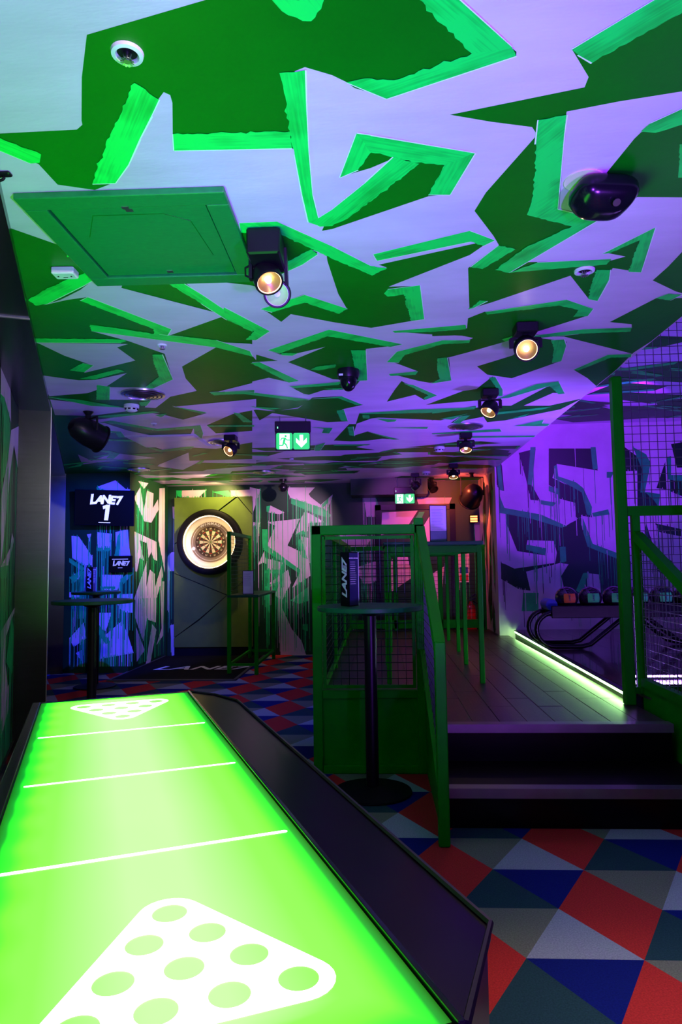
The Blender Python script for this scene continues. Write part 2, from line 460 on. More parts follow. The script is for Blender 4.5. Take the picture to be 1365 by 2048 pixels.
# ------------------------------------------------------------------ outlines of the painted camouflage, metres on each surface
PAINT_DARK = [[(-0.634,1.421),(-0.345,1.346),(-0.222,1.314),(0.15,1.33),(0.198,1.384),(0.316,1.512),(0.349,1.542),(0.351,1.556),(0.046,1.677),(-0.036,1.638),(-0.058,1.613),(-0.09,1.588),(-0.154,1.556),(-0.18,1.568),(-0.219,1.801),(-0.222,1.876),(-0.569,1.857),(-0.51,1.658),(-0.507,1.629),(-0.52,1.617),(-0.54,1.64),(-0.581,1.704),(-0.645,1.798),(-0.723,1.914),(-0.796,2.005),(-0.878,2.044),(-0.981,2.005),(-0.986,1.894),(-1.062,1.82),(-1.119,1.769),(-1.104,1.743),(-1.021,1.747),(-0.803,1.746),(-0.779,1.727),(-0.774,1.71),(-0.703,1.551)],
 [(-0.47,2.346),(-0.333,2.365),(-0.156,2.586),(-0.182,2.54),(-0.228,2.515),(-0.209,2.538),(-0.29,2.642),(-0.36,2.706),(-0.52,2.845),(-0.59,2.813),(-0.492,2.695)],
 [(0.48,1.546),(0.546,1.64),(0.547,1.677),(0.216,1.759),(0.332,1.797),(0.449,1.828),(0.471,1.864),(0.374,2.156),(0.353,2.271),(0.449,2.458),(0.481,2.532),(0.391,2.727),(0.457,3.183),(0.547,3.111),(0.834,2.839),(0.989,3.104),(1.029,3.123),(0.988,2.777),(1.067,2.809),(1.12,2.826),(1.023,2.447),(0.91,2.632),(1.003,2.673),(0.958,2.704),(0.621,2.691),(0.8,2.364),(0.641,2.282),(0.527,1.769),(0.654,1.738),(0.824,1.707),(0.677,1.378),(0.637,1.408)],
 [(0.762,1.874),(0.86,1.842),(0.88,1.833),(1.063,2.241),(0.881,2.224),(0.835,2.309),(0.708,2.245),(0.74,2.007),(0.754,1.902)],
 [(-0.037,1.818),(0.307,1.936),(0.258,2.158),(0.188,2.165),(-0.141,2.358),(-0.179,2.368),(-0.132,2.22),(-0.016,2.066),(0.077,1.94),(0.001,1.99),(-0.095,2.031)],
 [(-1.333,2.229),(-1.295,2.232),(-1.129,2.441),(-1.133,2.662),(-1.022,2.68),(-0.527,2.684),(-0.515,2.817),(-1.492,8.109),(-4.283,9.099),(-1.877,3.161)],
 [(-0.176,2.551),(-0.112,2.62),(-0.005,2.758),(0.059,2.693),(0.026,2.665),(0.448,2.487),(0.382,2.608),(0.07,2.887),(0.2,2.889),(0.251,3.293),(0.185,3.32),(-0.011,3.399),(-0.192,3.303),(-0.394,3.172),(-0.454,3.271),(-0.5,3.139),(-0.527,3.094),(-0.308,2.941),(-0.121,3.138),(-0.153,2.948),(-0.166,2.772),(-0.177,2.615)],
 [(-0.587,3.711),(-0.226,3.406),(0.152,3.667),(0.088,3.702),(-0.044,3.738),(-0.044,4.387),(-0.116,4.388),(-0.269,4.341),(-0.509,3.942),(-0.266,3.678),(-0.464,3.797),(-0.536,3.79)],
 [(-0.717,3.167),(-0.605,3.385),(-0.677,3.527),(-0.792,3.495)],
 [(-0.815,3.599),(-0.564,3.911),(-0.729,3.92),(-0.492,4.362),(-0.561,4.386),(-0.675,4.264),(-1.008,4.479),(-1.018,4.493)],
 [(-0.565,4.507),(-0.414,4.485),(-0.092,4.39),(-0.148,4.61),(-0.35,4.613),(-0.463,4.729),(-0.498,4.699)],
 [(-1.039,4.589),(-0.891,4.58),(-0.582,4.85),(-0.466,4.891),(-0.585,5.112),(-0.77,5.216),(-0.946,5.04),(-1.1,4.888)],
 [(-0.589,5.142),(-0.445,4.811),(-0.233,4.791),(-0.088,5.077),(-0.254,5.211),(-0.224,5.659),(-0.402,5.674),(-0.53,5.549),(-0.808,5.276),(-0.955,5.535),(-0.935,5.134),(-0.784,5.214)],
 [(0.082,3.986),(0.141,3.795),(0.378,3.631),(0.546,3.637),(0.57,3.814),(0.371,3.949),(0.441,3.956),(0.507,4.444),(0.37,4.498),(0.294,4.444),(0.103,4.251),(0.268,4.206),(0.115,4.004)],
 [(0.179,4.432),(0.205,4.481),(0.44,4.827),(0.365,4.972),(0.29,4.811),(0.09,4.998),(0.142,4.641)],
 [(0.39,5.131),(0.618,4.743),(0.736,4.68),(0.788,5.03),(0.538,5.089)],
 [(-0.123,5.356),(0.344,5.28),(0.793,5.396),(0.554,5.714),(0.212,5.601),(0.03,5.544),(-0.031,5.573),(-0.166,5.779)],
 [(-0.403,6.532),(-0.221,5.772),(-0.158,5.78),(-0.209,6.319),(-0.069,6.115),(0.235,6.566),(0.066,6.496),(-0.067,6.576),(-0.237,6.604)],
 [(0.103,3.465),(0.519,3.448),(0.537,3.577),(0.325,3.534)],
 [(0.466,3.305),(0.537,3.221),(0.89,3.104),(1.048,3.227),(1.051,3.323),(0.845,3.548),(0.718,3.684),(0.533,3.861),(0.348,4.02),(0.315,3.677),(0.514,3.634),(0.534,3.606),(0.455,3.555),(0.311,3.556),(0.304,3.47),(0.481,3.459)],
 [(1.204,2.918),(1.213,2.783),(1.211,2.65),(1.215,2.604),(1.434,3.099),(1.356,3.05)],
 [(1.191,3.425),(1.301,3.123),(1.451,3.136),(1.525,3.304),(1.525,3.755),(1.503,3.955),(1.525,4.292),(1.525,4.702),(1.404,4.493),(1.257,4.286),(1.375,3.978),(1.498,3.972),(1.018,3.629),(0.862,3.623),(0.862,3.579),(1.336,3.524),(1.315,3.468)],
 [(0.631,4.143),(0.808,3.939),(0.864,3.632),(0.983,3.679),(1.057,3.717),(1.123,4.079),(0.899,4.44),(0.723,4.335)],
 [(1.047,5.235),(1.195,4.656),(1.227,4.542),(1.361,4.885),(1.272,4.865),(1.146,5.247)],
 [(0.431,5.077),(0.705,4.702),(0.765,4.383),(0.926,4.88),(0.869,4.928),(0.566,5.063)],
 [(0.459,5.423),(0.904,5.219),(1.347,5.269),(1.525,5.066),(1.525,5.103),(1.467,5.408),(1.105,5.78),(0.961,5.838),(0.895,5.611),(0.648,5.838),(0.725,5.454),(0.481,5.706)]]
PAINT_PALE = [[(-1.129,2.671),(-1.018,2.675),(-1.079,2.797),(-0.704,3.156),(-1.048,3.405),(-1.069,3.411),(-1.021,3.319),(-1.083,3.234),(-1.263,2.882),(-1.365,2.904),(-1.504,2.957),(-1.397,2.902),(-1.26,2.801)],
 [(-0.805,2.713),(-0.525,2.816),(-0.501,2.834),(-0.585,3.306),(-0.61,3.265),(-0.711,3.05),(-0.775,2.843)],
 [(-1.42,3.322),(-1.107,3.486),(-0.865,3.626),(-1.152,3.963),(-1.203,4.222),(-1.215,4.535),(-1.443,4.674),(-1.656,5.002),(-1.729,4.97),(-1.617,4.763),(-1.89,4.705),(-1.761,4.38),(-1.524,4.414),(-1.29,4.234),(-1.178,3.71),(-1.301,3.477)],
 [(-1.791,3.46),(-1.32,3.526),(-1.399,3.575),(-1.385,3.818),(-1.694,3.986),(-1.785,4.036),(-1.666,3.893),(-1.748,3.688),(-1.784,3.476)],
 [(-2.063,4.061),(-1.889,4.194),(-1.783,4.196),(-1.525,4.063),(-1.779,4.364),(-1.968,4.514),(-2.265,4.568),(-2.17,4.299)],
 [(-2.304,4.66),(-2.047,4.857),(-1.886,4.976),(-1.912,5.084),(-2.267,5.206),(-2.504,5.145)],
 [(-2.492,5.691),(-2.331,5.371),(-1.739,5.168),(-1.661,5.243),(-1.567,5.426),(-1.891,5.765),(-2.132,5.467),(-2.25,5.453),(-2.167,5.812),(-2.049,6.041),(-2.308,6.098),(-2.277,5.84),(-2.62,6.103),(-2.562,5.889)],
 [(-1.514,4.976),(-0.853,4.804),(-0.912,5.136),(-1.126,5.272),(-1.43,5.664),(-1.439,6.03),(-1.057,5.95),(-1.153,6.484),(-1.632,6.841),(-1.931,6.691),(-2.179,6.823),(-2.256,6.34),(-2.112,6.077),(-1.689,6.086),(-1.558,5.726),(-1.964,5.838),(-1.567,5.426),(-1.318,5.217)],
 [(-3.142,6.981),(-3.183,7.424),(-2.816,7.027),(-2.7,6.983),(-2.423,7.334),(-3.071,7.509),(-3.398,7.674)],
 [(-1.143,4.629),(-1.063,4.561),(-0.773,4.355),(-0.819,4.613)],
 [(-2.534,7.803),(-1.969,7.025),(-2.113,7.579),(-1.344,7.554),(-1.405,7.896),(-2.058,7.728),(-2.393,8.292),(-2.602,7.943)],
 [(-0.863,3.533),(-0.67,3.582),(-0.641,3.616),(-0.688,3.88),(-0.699,3.74),(-0.848,3.596)]]
PAINT_STROKE = [[(-0.581,1.577),(-0.54,1.641),(-0.581,1.703),(-0.646,1.797),(-0.722,1.915),(-0.798,2.008),(-0.871,2.007),(-0.778,1.86),(-0.703,1.748),(-0.63,1.649)],
 [(-0.546,1.782),(-0.222,1.795),(-0.225,1.871),(-0.565,1.857)],
 [(-0.218,1.569),(-0.155,1.564),(-0.166,1.703),(-0.18,1.905),(-0.19,2.127),(-0.182,2.331),(-0.22,2.3),(-0.223,2.125),(-0.221,1.902),(-0.224,1.806),(-0.215,1.613)],
 [(-0.218,2.288),(-0.186,2.277),(-0.132,2.221),(-0.016,2.066),(0.069,1.937),(0.147,1.976),(0.041,2.122),(-0.082,2.285),(-0.139,2.333),(-0.184,2.333)],
 [(-1.045,1.739),(-1.03,1.763),(-0.954,1.846),(-0.978,1.885),(-1.006,1.887),(-1.062,1.82),(-1.081,1.8)],
 [(-1.539,2.889),(-1.402,2.779),(-1.257,2.686),(-1.158,2.632),(-1.13,2.679),(-1.222,2.754),(-1.484,2.946),(-1.538,2.956)],
 [(-1.126,2.369),(-1.134,2.505),(-1.176,2.491)],
 [(-0.463,2.286),(-0.33,2.286),(-0.3,2.32),(-0.149,2.489),(-0.006,2.67),(0.061,2.695),(-0.001,2.762),(-0.156,2.594),(-0.334,2.372),(-0.471,2.354)],
 [(-0.361,2.627),(-0.23,2.505),(-0.21,2.549),(-0.279,2.634),(-0.361,2.704)],
 [(-0.203,1.353),(-0.092,1.36),(-0.096,1.37),(-0.125,1.416),(-0.144,1.414),(-0.186,1.384)],
 [(-0.095,2.031),(-0.037,1.818),(0.002,1.829),(0.002,1.909),(-0.038,1.994)],
 [(-0.037,1.818),(0.307,1.936),(0.274,2.011),(0.217,1.987),(0.139,1.97),(0.077,1.937),(0.002,1.909)],
 [(0.307,1.936),(0.258,2.158),(0.187,2.152),(0.225,1.987)],
 [(0.105,1.371),(0.192,1.377),(0.334,1.524),(0.347,1.545),(0.244,1.538)],
 [(-0.056,1.613),(-0.021,1.604),(0.062,1.614),(0.244,1.538),(0.335,1.528),(0.351,1.553),(0.045,1.681)],
 [(0.478,1.542),(0.62,1.406),(0.672,1.39),(0.695,1.442),(0.539,1.589),(0.497,1.56)],
 [(0.459,1.796),(0.53,1.78),(0.546,1.864),(0.636,2.281),(0.8,2.364),(0.567,2.784),(0.503,2.748),(0.591,2.551),(0.718,2.403),(0.538,2.308),(0.532,2.184),(0.477,1.905)],
 [(0.662,2.695),(0.953,2.687),(0.949,2.738),(0.699,2.765),(0.567,2.784)],
 [(0.4,2.715),(0.481,2.532),(0.551,2.569),(0.45,2.739)],
 [(0.005,2.567),(0.354,2.408),(0.459,2.489),(0.423,2.531),(0.37,2.492),(0.02,2.625)],
 [(0.902,2.638),(1.024,2.437),(1.12,2.826),(1.064,2.816),(1.005,2.534),(0.93,2.633)],
 [(0.923,2.784),(0.982,2.789),(1.011,2.894),(1.037,3.13),(0.989,3.104),(0.951,2.942)],
 [(0.451,3.182),(0.489,3.075),(0.525,3.085),(0.473,3.168)],
 [(0.759,1.868),(0.771,1.835),(0.84,1.772),(0.871,1.843),(0.802,1.877)],
 [(0.894,1.937),(0.925,1.933),(1.007,2.116),(0.966,2.113)],
 [(-1.313,2.92),(-1.263,2.882),(-1.021,3.319),(-1.069,3.411),(-1.13,3.377),(-1.108,3.311)],
 [(-1.399,3.218),(-1.368,3.233),(-1.254,3.297),(-1.107,3.393),(-0.993,3.433),(-0.837,3.506),(-0.693,3.708),(-0.696,3.809),(-0.865,3.626),(-1.124,3.479),(-1.428,3.308)],
 [(-1.774,3.388),(-1.319,3.445),(-1.311,3.476),(-1.351,3.502),(-1.788,3.454)],
 [(-0.865,2.768),(-0.807,2.758),(-0.756,2.895),(-0.699,3.074),(-0.599,3.279),(-0.62,3.397),(-0.713,3.217),(-0.784,2.999)],
 [(-1.847,3.97),(-1.707,3.833),(-1.663,3.885),(-1.776,4.017)],
 [(-1.865,4.153),(-1.556,3.98),(-1.527,4.023),(-1.778,4.184)],
 [(-1.82,4.313),(-1.755,4.366),(-1.899,4.721),(-1.986,4.695)],
 [(-1.252,3.72),(-1.196,3.718),(-1.29,4.234),(-1.49,4.442),(-1.536,4.413),(-1.356,4.163),(-1.301,3.892)],
 [(-2.279,4.583),(-2.107,4.681),(-1.868,4.966),(-2.098,4.88)],
 [(-2.281,5.238),(-1.701,5.096),(-1.673,5.144),(-2.123,5.29)],
 [(-1.739,5.234),(-1.62,5.182),(-1.715,5.318)],
 [(-2.279,5.449),(-2.163,5.391),(-2.14,5.408),(-1.891,5.765),(-1.484,5.657),(-1.553,6.016),(-1.649,6.322),(-1.709,6.314),(-1.579,5.803),(-1.922,5.859),(-2.181,5.513)],
 [(-2.494,5.731),(-2.245,5.844),(-2.306,6.116),(-2.363,6.109),(-2.317,5.903)],
 [(-2.507,6.164),(-2.2,6.28),(-2.246,6.361),(-2.535,6.255)],
 [(-2.316,6.482),(-2.197,6.82),(-1.769,6.606),(-1.889,6.806),(-2.243,6.963)],
 [(-2.859,6.73),(-2.727,6.804),(-2.69,6.984),(-2.896,7.331),(-2.949,7.259),(-2.793,6.994)],
 [(-1.137,4.578),(-0.82,4.548),(-0.836,4.636),(-1.127,4.667)],
 [(-1.512,4.946),(-1.31,5.186),(-1.365,5.231)],
 [(-1.106,5.209),(-1.063,5.247),(-1.035,5.525),(-1.101,5.59)],
 [(-1.43,5.664),(-1.031,5.712),(-1.042,5.773),(-1.434,5.741)],
 [(-3.713,7.929),(-3.319,7.543),(-3.48,7.811)],
 [(-1.714,4.808),(-1.611,4.764),(-1.7,4.925),(-1.74,4.921)],
 [(-0.526,3.09),(-0.303,2.939),(-0.12,3.122),(-0.162,3.186),(-0.313,3.03),(-0.477,3.134)],
 [(0.05,2.956),(0.066,2.911),(0.204,2.879),(0.251,3.293),(0.19,3.312),(0.154,3.105),(0.14,2.974),(0.067,2.993)],
 [(-0.59,3.701),(-0.226,3.398),(0.157,3.668),(0.093,3.709),(-0.242,3.498),(-0.532,3.763)],
 [(-0.127,3.746),(-0.045,3.754),(-0.046,4.386),(-0.11,4.389),(-0.12,4.01)],
 [(0.098,3.45),(0.465,3.39),(0.474,3.458),(0.321,3.48),(0.112,3.48)],
 [(0.077,3.993),(0.131,3.798),(0.372,3.621),(0.521,3.635),(0.522,3.681),(0.378,3.689),(0.18,3.86),(0.148,4.007)],
 [(0.092,4.25),(0.274,4.206),(0.261,4.288),(0.104,4.293)],
 [(0.371,3.949),(0.428,3.937),(0.507,4.444),(0.377,4.513),(0.427,4.391),(0.391,4.178)],
 [(0.199,4.494),(0.262,4.533),(0.448,4.839),(0.378,4.956),(0.356,4.926),(0.381,4.821)],
 [(-0.388,4.099),(-0.349,4.044),(-0.23,4.007),(-0.234,4.075),(-0.345,4.123)],
 [(-0.731,3.931),(-0.674,3.918),(-0.49,4.349),(-0.561,4.386)],
 [(-0.573,4.478),(-0.212,4.4),(-0.241,4.48),(-0.542,4.529)],
 [(-0.691,3.052),(-0.531,3.392),(-0.626,3.526),(-0.678,3.515),(-0.61,3.384),(-0.721,3.186)],
 [(-1.03,4.575),(-0.891,4.58),(-0.463,4.863),(-0.585,4.878),(-0.905,4.654),(-1.044,4.639)],
 [(-0.943,5.023),(-0.712,5.11),(-0.819,5.159)],
 [(-0.448,4.848),(-0.233,4.791),(-0.095,5.059),(-0.137,5.072),(-0.262,4.842)],
 [(-0.299,5.238),(-0.24,5.213),(-0.228,5.658),(-0.283,5.615)],
 [(-0.131,5.355),(0.343,5.267),(0.773,5.254),(0.782,5.317),(0.409,5.404),(-0.088,5.393)],
 [(-0,5.562),(0.182,5.634),(0.169,5.705),(0.107,5.72)],
 [(-0.242,5.887),(-0.193,5.869),(-0.195,6.321),(-0.241,6.27)],
 [(-0.061,6.134),(0.234,6.537),(0.173,6.558)],
 [(-0.559,5.848),(-0.372,5.911),(-0.421,6.158),(-0.486,6.132),(-0.455,5.942)],
 [(-0.602,6.762),(-0.49,6.621),(-0.585,7.098),(-0.642,7.09)],
 [(0.095,5.969),(0.466,5.973),(0.463,6.055)],
 [(-0.521,3.758),(-0.429,3.767),(-0.466,3.814),(-0.527,3.798)],
 [(-0.346,4.564),(-0.158,4.56),(-0.273,4.607)],
 [(-1.101,5.21),(-1.065,5.247),(-1.02,5.6),(-1.078,5.578)],
 [(0.547,5.641),(0.75,5.457),(0.643,5.688)],
 [(-0.103,5.425),(-0.044,5.432),(-0.046,5.571),(-0.098,5.55)],
 [(0.537,3.221),(0.889,3.1),(1.048,3.227),(1.051,3.323),(0.982,3.327),(0.982,3.237),(0.87,3.169),(0.552,3.258)],
 [(0.846,3.592),(1.081,3.514),(1.331,3.51),(1.349,3.573),(1.083,3.585),(0.884,3.634)],
 [(1.248,4.273),(1.364,3.976),(1.498,3.972),(1.517,4.038),(1.399,4.033),(1.286,4.289)],
 [(0.963,3.677),(1.029,3.668),(1.071,3.781),(1.123,4.079),(1.074,4.1),(1.019,3.841)],
 [(0.745,4.402),(0.785,4.393),(0.891,4.721),(0.924,4.907),(0.874,4.917),(0.848,4.692)],
 [(0.894,4.997),(1.095,4.598),(1.227,4.542),(1.361,4.885),(1.319,4.896),(1.195,4.656),(0.982,4.967)],
 [(0.456,5.39),(0.777,5.205),(0.786,5.267),(0.46,5.437)],
 [(0.664,5.84),(0.708,5.554),(0.779,5.528),(0.728,5.848)],
 [(0.903,5.475),(1.378,5.285),(1.32,5.392),(0.944,5.547)],
 [(1.13,5.71),(1.247,5.514),(1.239,5.616)],
 [(0.527,6.277),(1.122,6.136),(1.162,6.269),(0.53,6.322)],
 [(0.904,6.461),(1.525,6.514),(1.525,6.587),(0.934,6.55)],
 [(1.295,3.118),(1.332,3.069),(1.399,3.085),(1.375,3.152)],
 [(1.223,6.026),(1.427,5.781),(1.448,5.935),(1.525,5.969),(1.525,6.044),(1.51,6.061)],
 [(0.69,3.636),(0.756,3.575),(0.757,3.627),(0.717,3.678)]]
PAINT_PURPLE_DARK = [[(1.797,2.666),(2.008,2.717),(1.946,2.256),(1.955,2.237),(2.047,2.052),(2.012,2.062),(1.922,2.072),(1.877,2.331)],
 [(2.171,2.714),(2.694,2.702),(2.763,2.423),(2.263,2.517),(2.202,2.343),(2.344,2.266),(2.486,2.227),(2.575,2.207),(2.661,1.912),(2.667,1.839),(2.561,1.859),(2.47,1.825),(2.469,2.025),(2.265,2.084),(2.269,2.194),(2.154,2.252)],
 [(1.609,1.913),(2.04,1.832),(2.341,1.736),(2.396,1.771),(2.469,1.806),(2.506,1.842),(2.6,1.513),(2.932,1.364),(3.114,1.289),(3.095,0.877),(2.734,0.881),(2.736,1.132),(2.586,1.152),(2.521,0.884),(2.308,0.886),(2.264,1.121),(2.359,1.264),(2.252,1.283),(2.198,1.266),(1.837,1.18),(1.883,0.945),(1.74,0.965),(1.529,1.094),(1.535,1.293),(1.589,1.274),(1.695,1.219),(2.199,1.284),(2.221,1.41),(2.191,1.556),(1.868,1.57),(1.847,1.48),(2.086,1.376),(1.738,1.436),(1.614,1.785)],
 [(1.509,2.766),(1.583,2.504),(1.6,2.189),(1.511,2.246)],
 [(3.081,2.73),(3.288,2.559),(3.29,2.412),(3.102,2.407)],
 [(3.466,2.189),(3.589,2.516),(3.589,2.168)],
 [(3.257,2.67),(3.411,2.52),(3.322,2.137),(3.498,2.115),(3.47,1.898),(3.221,1.884)],
 [(3.634,2.35),(3.784,2.347),(3.831,2.054),(3.624,2.149)],
 [(3.321,1.755),(3.411,1.411),(3.255,1.467)],
 [(3.427,1.753),(3.741,1.676),(3.736,1.586),(3.475,1.644)],
 [(3.359,1.43),(3.616,1.282),(3.691,1.031),(3.4,1.177)],
 [(3.67,2.734),(3.868,2.766),(3.851,2.437),(3.727,2.439)],
 [(3.076,1.038),(3.14,0.895),(3.069,0.878)]]
PAINT_PURPLE_STROKE = [[(1.945,2.737),(2.008,2.736),(1.946,2.256),(1.892,2.266)],
 [(2.154,2.243),(2.278,2.203),(2.266,2.13),(2.151,2.178)],
 [(2.021,2.071),(2.245,2.03),(2.189,1.985),(2.046,2.015)],
 [(1.535,2.154),(1.593,1.987),(1.645,1.894),(1.537,1.914)],
 [(1.519,2.524),(1.565,2.523),(1.591,2.189),(1.537,2.209)],
 [(1.593,1.978),(2.042,1.887),(2.359,1.735),(2.287,1.718),(1.932,1.834),(1.645,1.894)],
 [(1.849,1.516),(2.089,1.467),(2.077,1.376),(1.846,1.452)],
 [(2.226,2.49),(2.263,2.508),(2.275,2.36),(2.488,2.282),(2.575,2.207),(2.673,1.967),(2.659,1.858),(2.606,1.877),(2.555,2.152),(2.432,2.228),(2.22,2.343)],
 [(2.686,2.72),(2.749,2.719),(2.764,2.442),(2.701,2.443)],
 [(2.506,1.842),(2.559,1.823),(2.663,1.512),(2.942,1.4),(3.089,1.326),(2.939,1.328),(2.599,1.477)],
 [(2.26,1.482),(2.331,1.481),(2.333,1.3),(2.27,1.283)],
 [(2.87,2.403),(2.959,2.401),(2.92,2.328),(2.867,2.329)],
 [(2.669,1.894),(2.868,1.936),(2.883,1.872),(2.685,1.848)],
 [(3.206,2.708),(3.362,2.613),(3.41,2.501),(3.322,2.137),(3.268,2.138),(3.3,2.43)],
 [(3.322,2.146),(3.507,2.115),(3.481,1.952),(3.424,2.044)],
 [(3.609,2.57),(3.663,2.587),(3.651,2.35),(3.828,2.337),(3.823,2.255),(3.604,2.296)],
 [(1.792,0.919),(1.98,0.917),(1.963,0.693),(1.767,0.695)],
 [(2.435,0.939),(2.532,1.153),(2.604,1.161),(2.521,0.884)]]
PAINT_DRIP_PALE = [[(-1.299,2.449),(-0.907,2.441),(-0.999,2.345),(-0.974,2.305),(-0.793,2.159),(-0.82,2.12),(-1.092,2.236),(-1.268,2.291),(-1.313,2.377)],
 [(-1.877,2.467),(-1.713,2.424),(-1.826,2.099),(-1.838,2.329),(-1.877,2.329)],
 [(-1.569,2.186),(-1.361,2.078),(-1.433,2.053),(-1.596,2.082)],
 [(-1.617,1.939),(-1.133,1.983),(-1.319,1.59),(-1.009,1.437),(-0.986,1.142),(-1.259,0.966),(-1.134,1.208),(-1.625,1.595),(-1.499,1.885)],
 [(-1.061,2.086),(-0.989,2.058),(-0.77,1.925),(-1.004,1.916),(-1.012,1.799),(-1.201,1.75),(-1.12,1.983)],
 [(-1.123,1.723),(-1.006,1.695),(-1.009,1.386),(-1.048,1.438)],
 [(-1.665,1.512),(-1.646,1.408),(-1.386,1.34),(-1.419,1.237),(-1.627,1.24),(-1.62,1.317),(-1.685,1.344),(-1.764,1.306)],
 [(-1.622,1.021),(-1.315,1.236),(-1.272,1.043),(-1.403,0.788),(-1.519,0.866),(-1.427,1.057)],
 [(-1.429,0.725),(-1.264,0.367),(-1.124,0.201),(-1.062,-0.002),(-1.435,0.001)],
 [(-1.826,1.943),(-1.715,1.934),(-1.741,1.902),(-1.827,1.871)],
 [(-0.819,2.185),(-0.642,2.332),(-0.655,2.273),(-0.742,2.067)],
 [(-2.91,2.435),(-2.523,2.439),(-2.655,2.321),(-2.899,2.336)],
 [(-2.17,2.421),(-1.719,2.434),(-1.841,2.152),(-1.84,2.316),(-2.126,2.332)],
 [(-3.043,2.196),(-2.994,2.195),(-2.993,1.998),(-3.035,2.021)],
 [(-3.127,1.434),(-3.05,1.52),(-2.991,1.519),(-2.989,1.237),(-3.115,1.239)],
 [(-3.066,0.442),(-2.985,0.463),(-2.983,0.016),(-3.042,-0.005)],
 [(-0.206,2.421),(-0.051,2.418),(0.071,1.988),(-0.148,1.991)],
 [(0.074,2.143),(0.458,2.11),(0.326,1.906),(0.135,1.986)],
 [(-0.578,1.766),(-0.063,1.706),(-0.195,1.503),(-0.452,1.558)],
 [(-0.328,1.248),(0.059,1.371),(0.182,1.114),(-0.203,0.991)],
 [(-0.718,0.87),(-0.461,0.93),(-0.337,0.611),(-0.657,0.615)],
 [(0.59,2.262),(1.101,2.253),(0.967,1.972),(0.648,1.977)],
 [(1.084,1.611),(1.336,1.53),(1.298,1.099),(1.097,1.127)],
 [(1.408,1.861),(1.627,1.96),(1.65,1.475),(1.435,1.453)],
 [(0.318,1.495),(0.639,1.618),(0.567,1.236),(0.375,1.175)]]
PAINT_DRIP_STROKE = [[(-1.261,2.291),(-0.793,2.133),(-0.665,2.026),(-0.704,1.988),(-0.86,2.03),(-1.262,2.206)],
 [(-1.625,1.595),(-1.134,1.233),(-1.154,1.182),(-1.684,1.538)],
 [(-1.666,1.228),(-1.419,1.237),(-1.439,1.18),(-1.673,1.189)],
 [(-1.661,0.99),(-1.44,1.07),(-1.532,0.892),(-1.558,0.892),(-1.505,1.02),(-1.635,0.964)],
 [(-1.287,0.787),(-1.013,0.988),(-1.003,0.784),(-1.158,0.734)],
 [(-1.123,1.697),(-1.022,1.386),(-1.1,1.413),(-1.162,1.659)],
 [(-1.201,1.75),(-1.083,1.813),(-1.045,1.748),(-1.149,1.75)],
 [(-1.629,2.174),(-1.569,2.186),(-1.596,2.082),(-1.629,2.096)],
 [(-1.109,0.441),(-1.032,0.441),(-1.033,0.339),(-1.11,0.365)],
 [(-0.819,2.172),(-0.701,2.287),(-0.715,2.209),(-0.807,2.12)],
 [(-1.696,1.836),(-1.617,1.835),(-1.606,1.575),(-1.684,1.551)],
 [(-0.001,2.274),(0.071,1.988),(-0.007,1.989)],
 [(-0.452,1.558),(-0.195,1.503),(-0.222,1.452),(-0.452,1.506)],
 [(0.648,1.977),(0.967,1.972),(0.902,1.921),(0.659,1.939)],
 [(-2.988,2.437),(-2.899,2.435),(-2.91,2.337),(-2.966,2.349)],
 [(-2.203,2.422),(-2.126,2.332),(-2.214,2.33),(-2.434,2.404)]]
PAINT_CAMO_PALE = [[(8.57,2.191),(8.799,2.359),(8.948,2.07),(9.058,2.338),(9.331,2.326),(9.305,2.119),(9.524,2.262),(9.56,2.119),(9.248,1.911),(8.952,1.913)],
 [(8.644,2.008),(8.728,1.88),(8.672,1.972)],
 [(8.597,1.759),(9.472,1.656),(9.51,1.388),(9.352,1.408),(9.257,1.508),(9.138,1.426),(9.075,1.623),(8.789,1.653),(8.964,1.385),(8.795,1.423),(8.691,1.233),(8.637,1.253)],
 [(8.604,0.899),(9.08,1.386),(9.059,1.033),(9.202,1.267),(9.419,1.204),(9.423,1.02),(9.708,1.326),(9.778,1.177),(9.489,0.855),(8.646,0.879)],
 [(8.646,0.879),(9.489,0.855),(9.465,0.531),(9.099,0.601),(8.962,0.324),(8.631,0.675)],
 [(9.055,-0.004),(9.31,0.524),(9.498,0.426),(9.231,-0.02)],
 [(8.682,0.541),(9.021,0.202),(8.72,0.091)],
 [(9.646,1.096),(9.835,1.091),(9.795,0.315),(9.503,0.213),(9.726,0.426)],
 [(9.586,2.427),(9.836,2.461),(9.86,1.219),(9.556,1.679)],
 [(8.714,2.426),(9.115,2.445),(8.941,2.345)]]
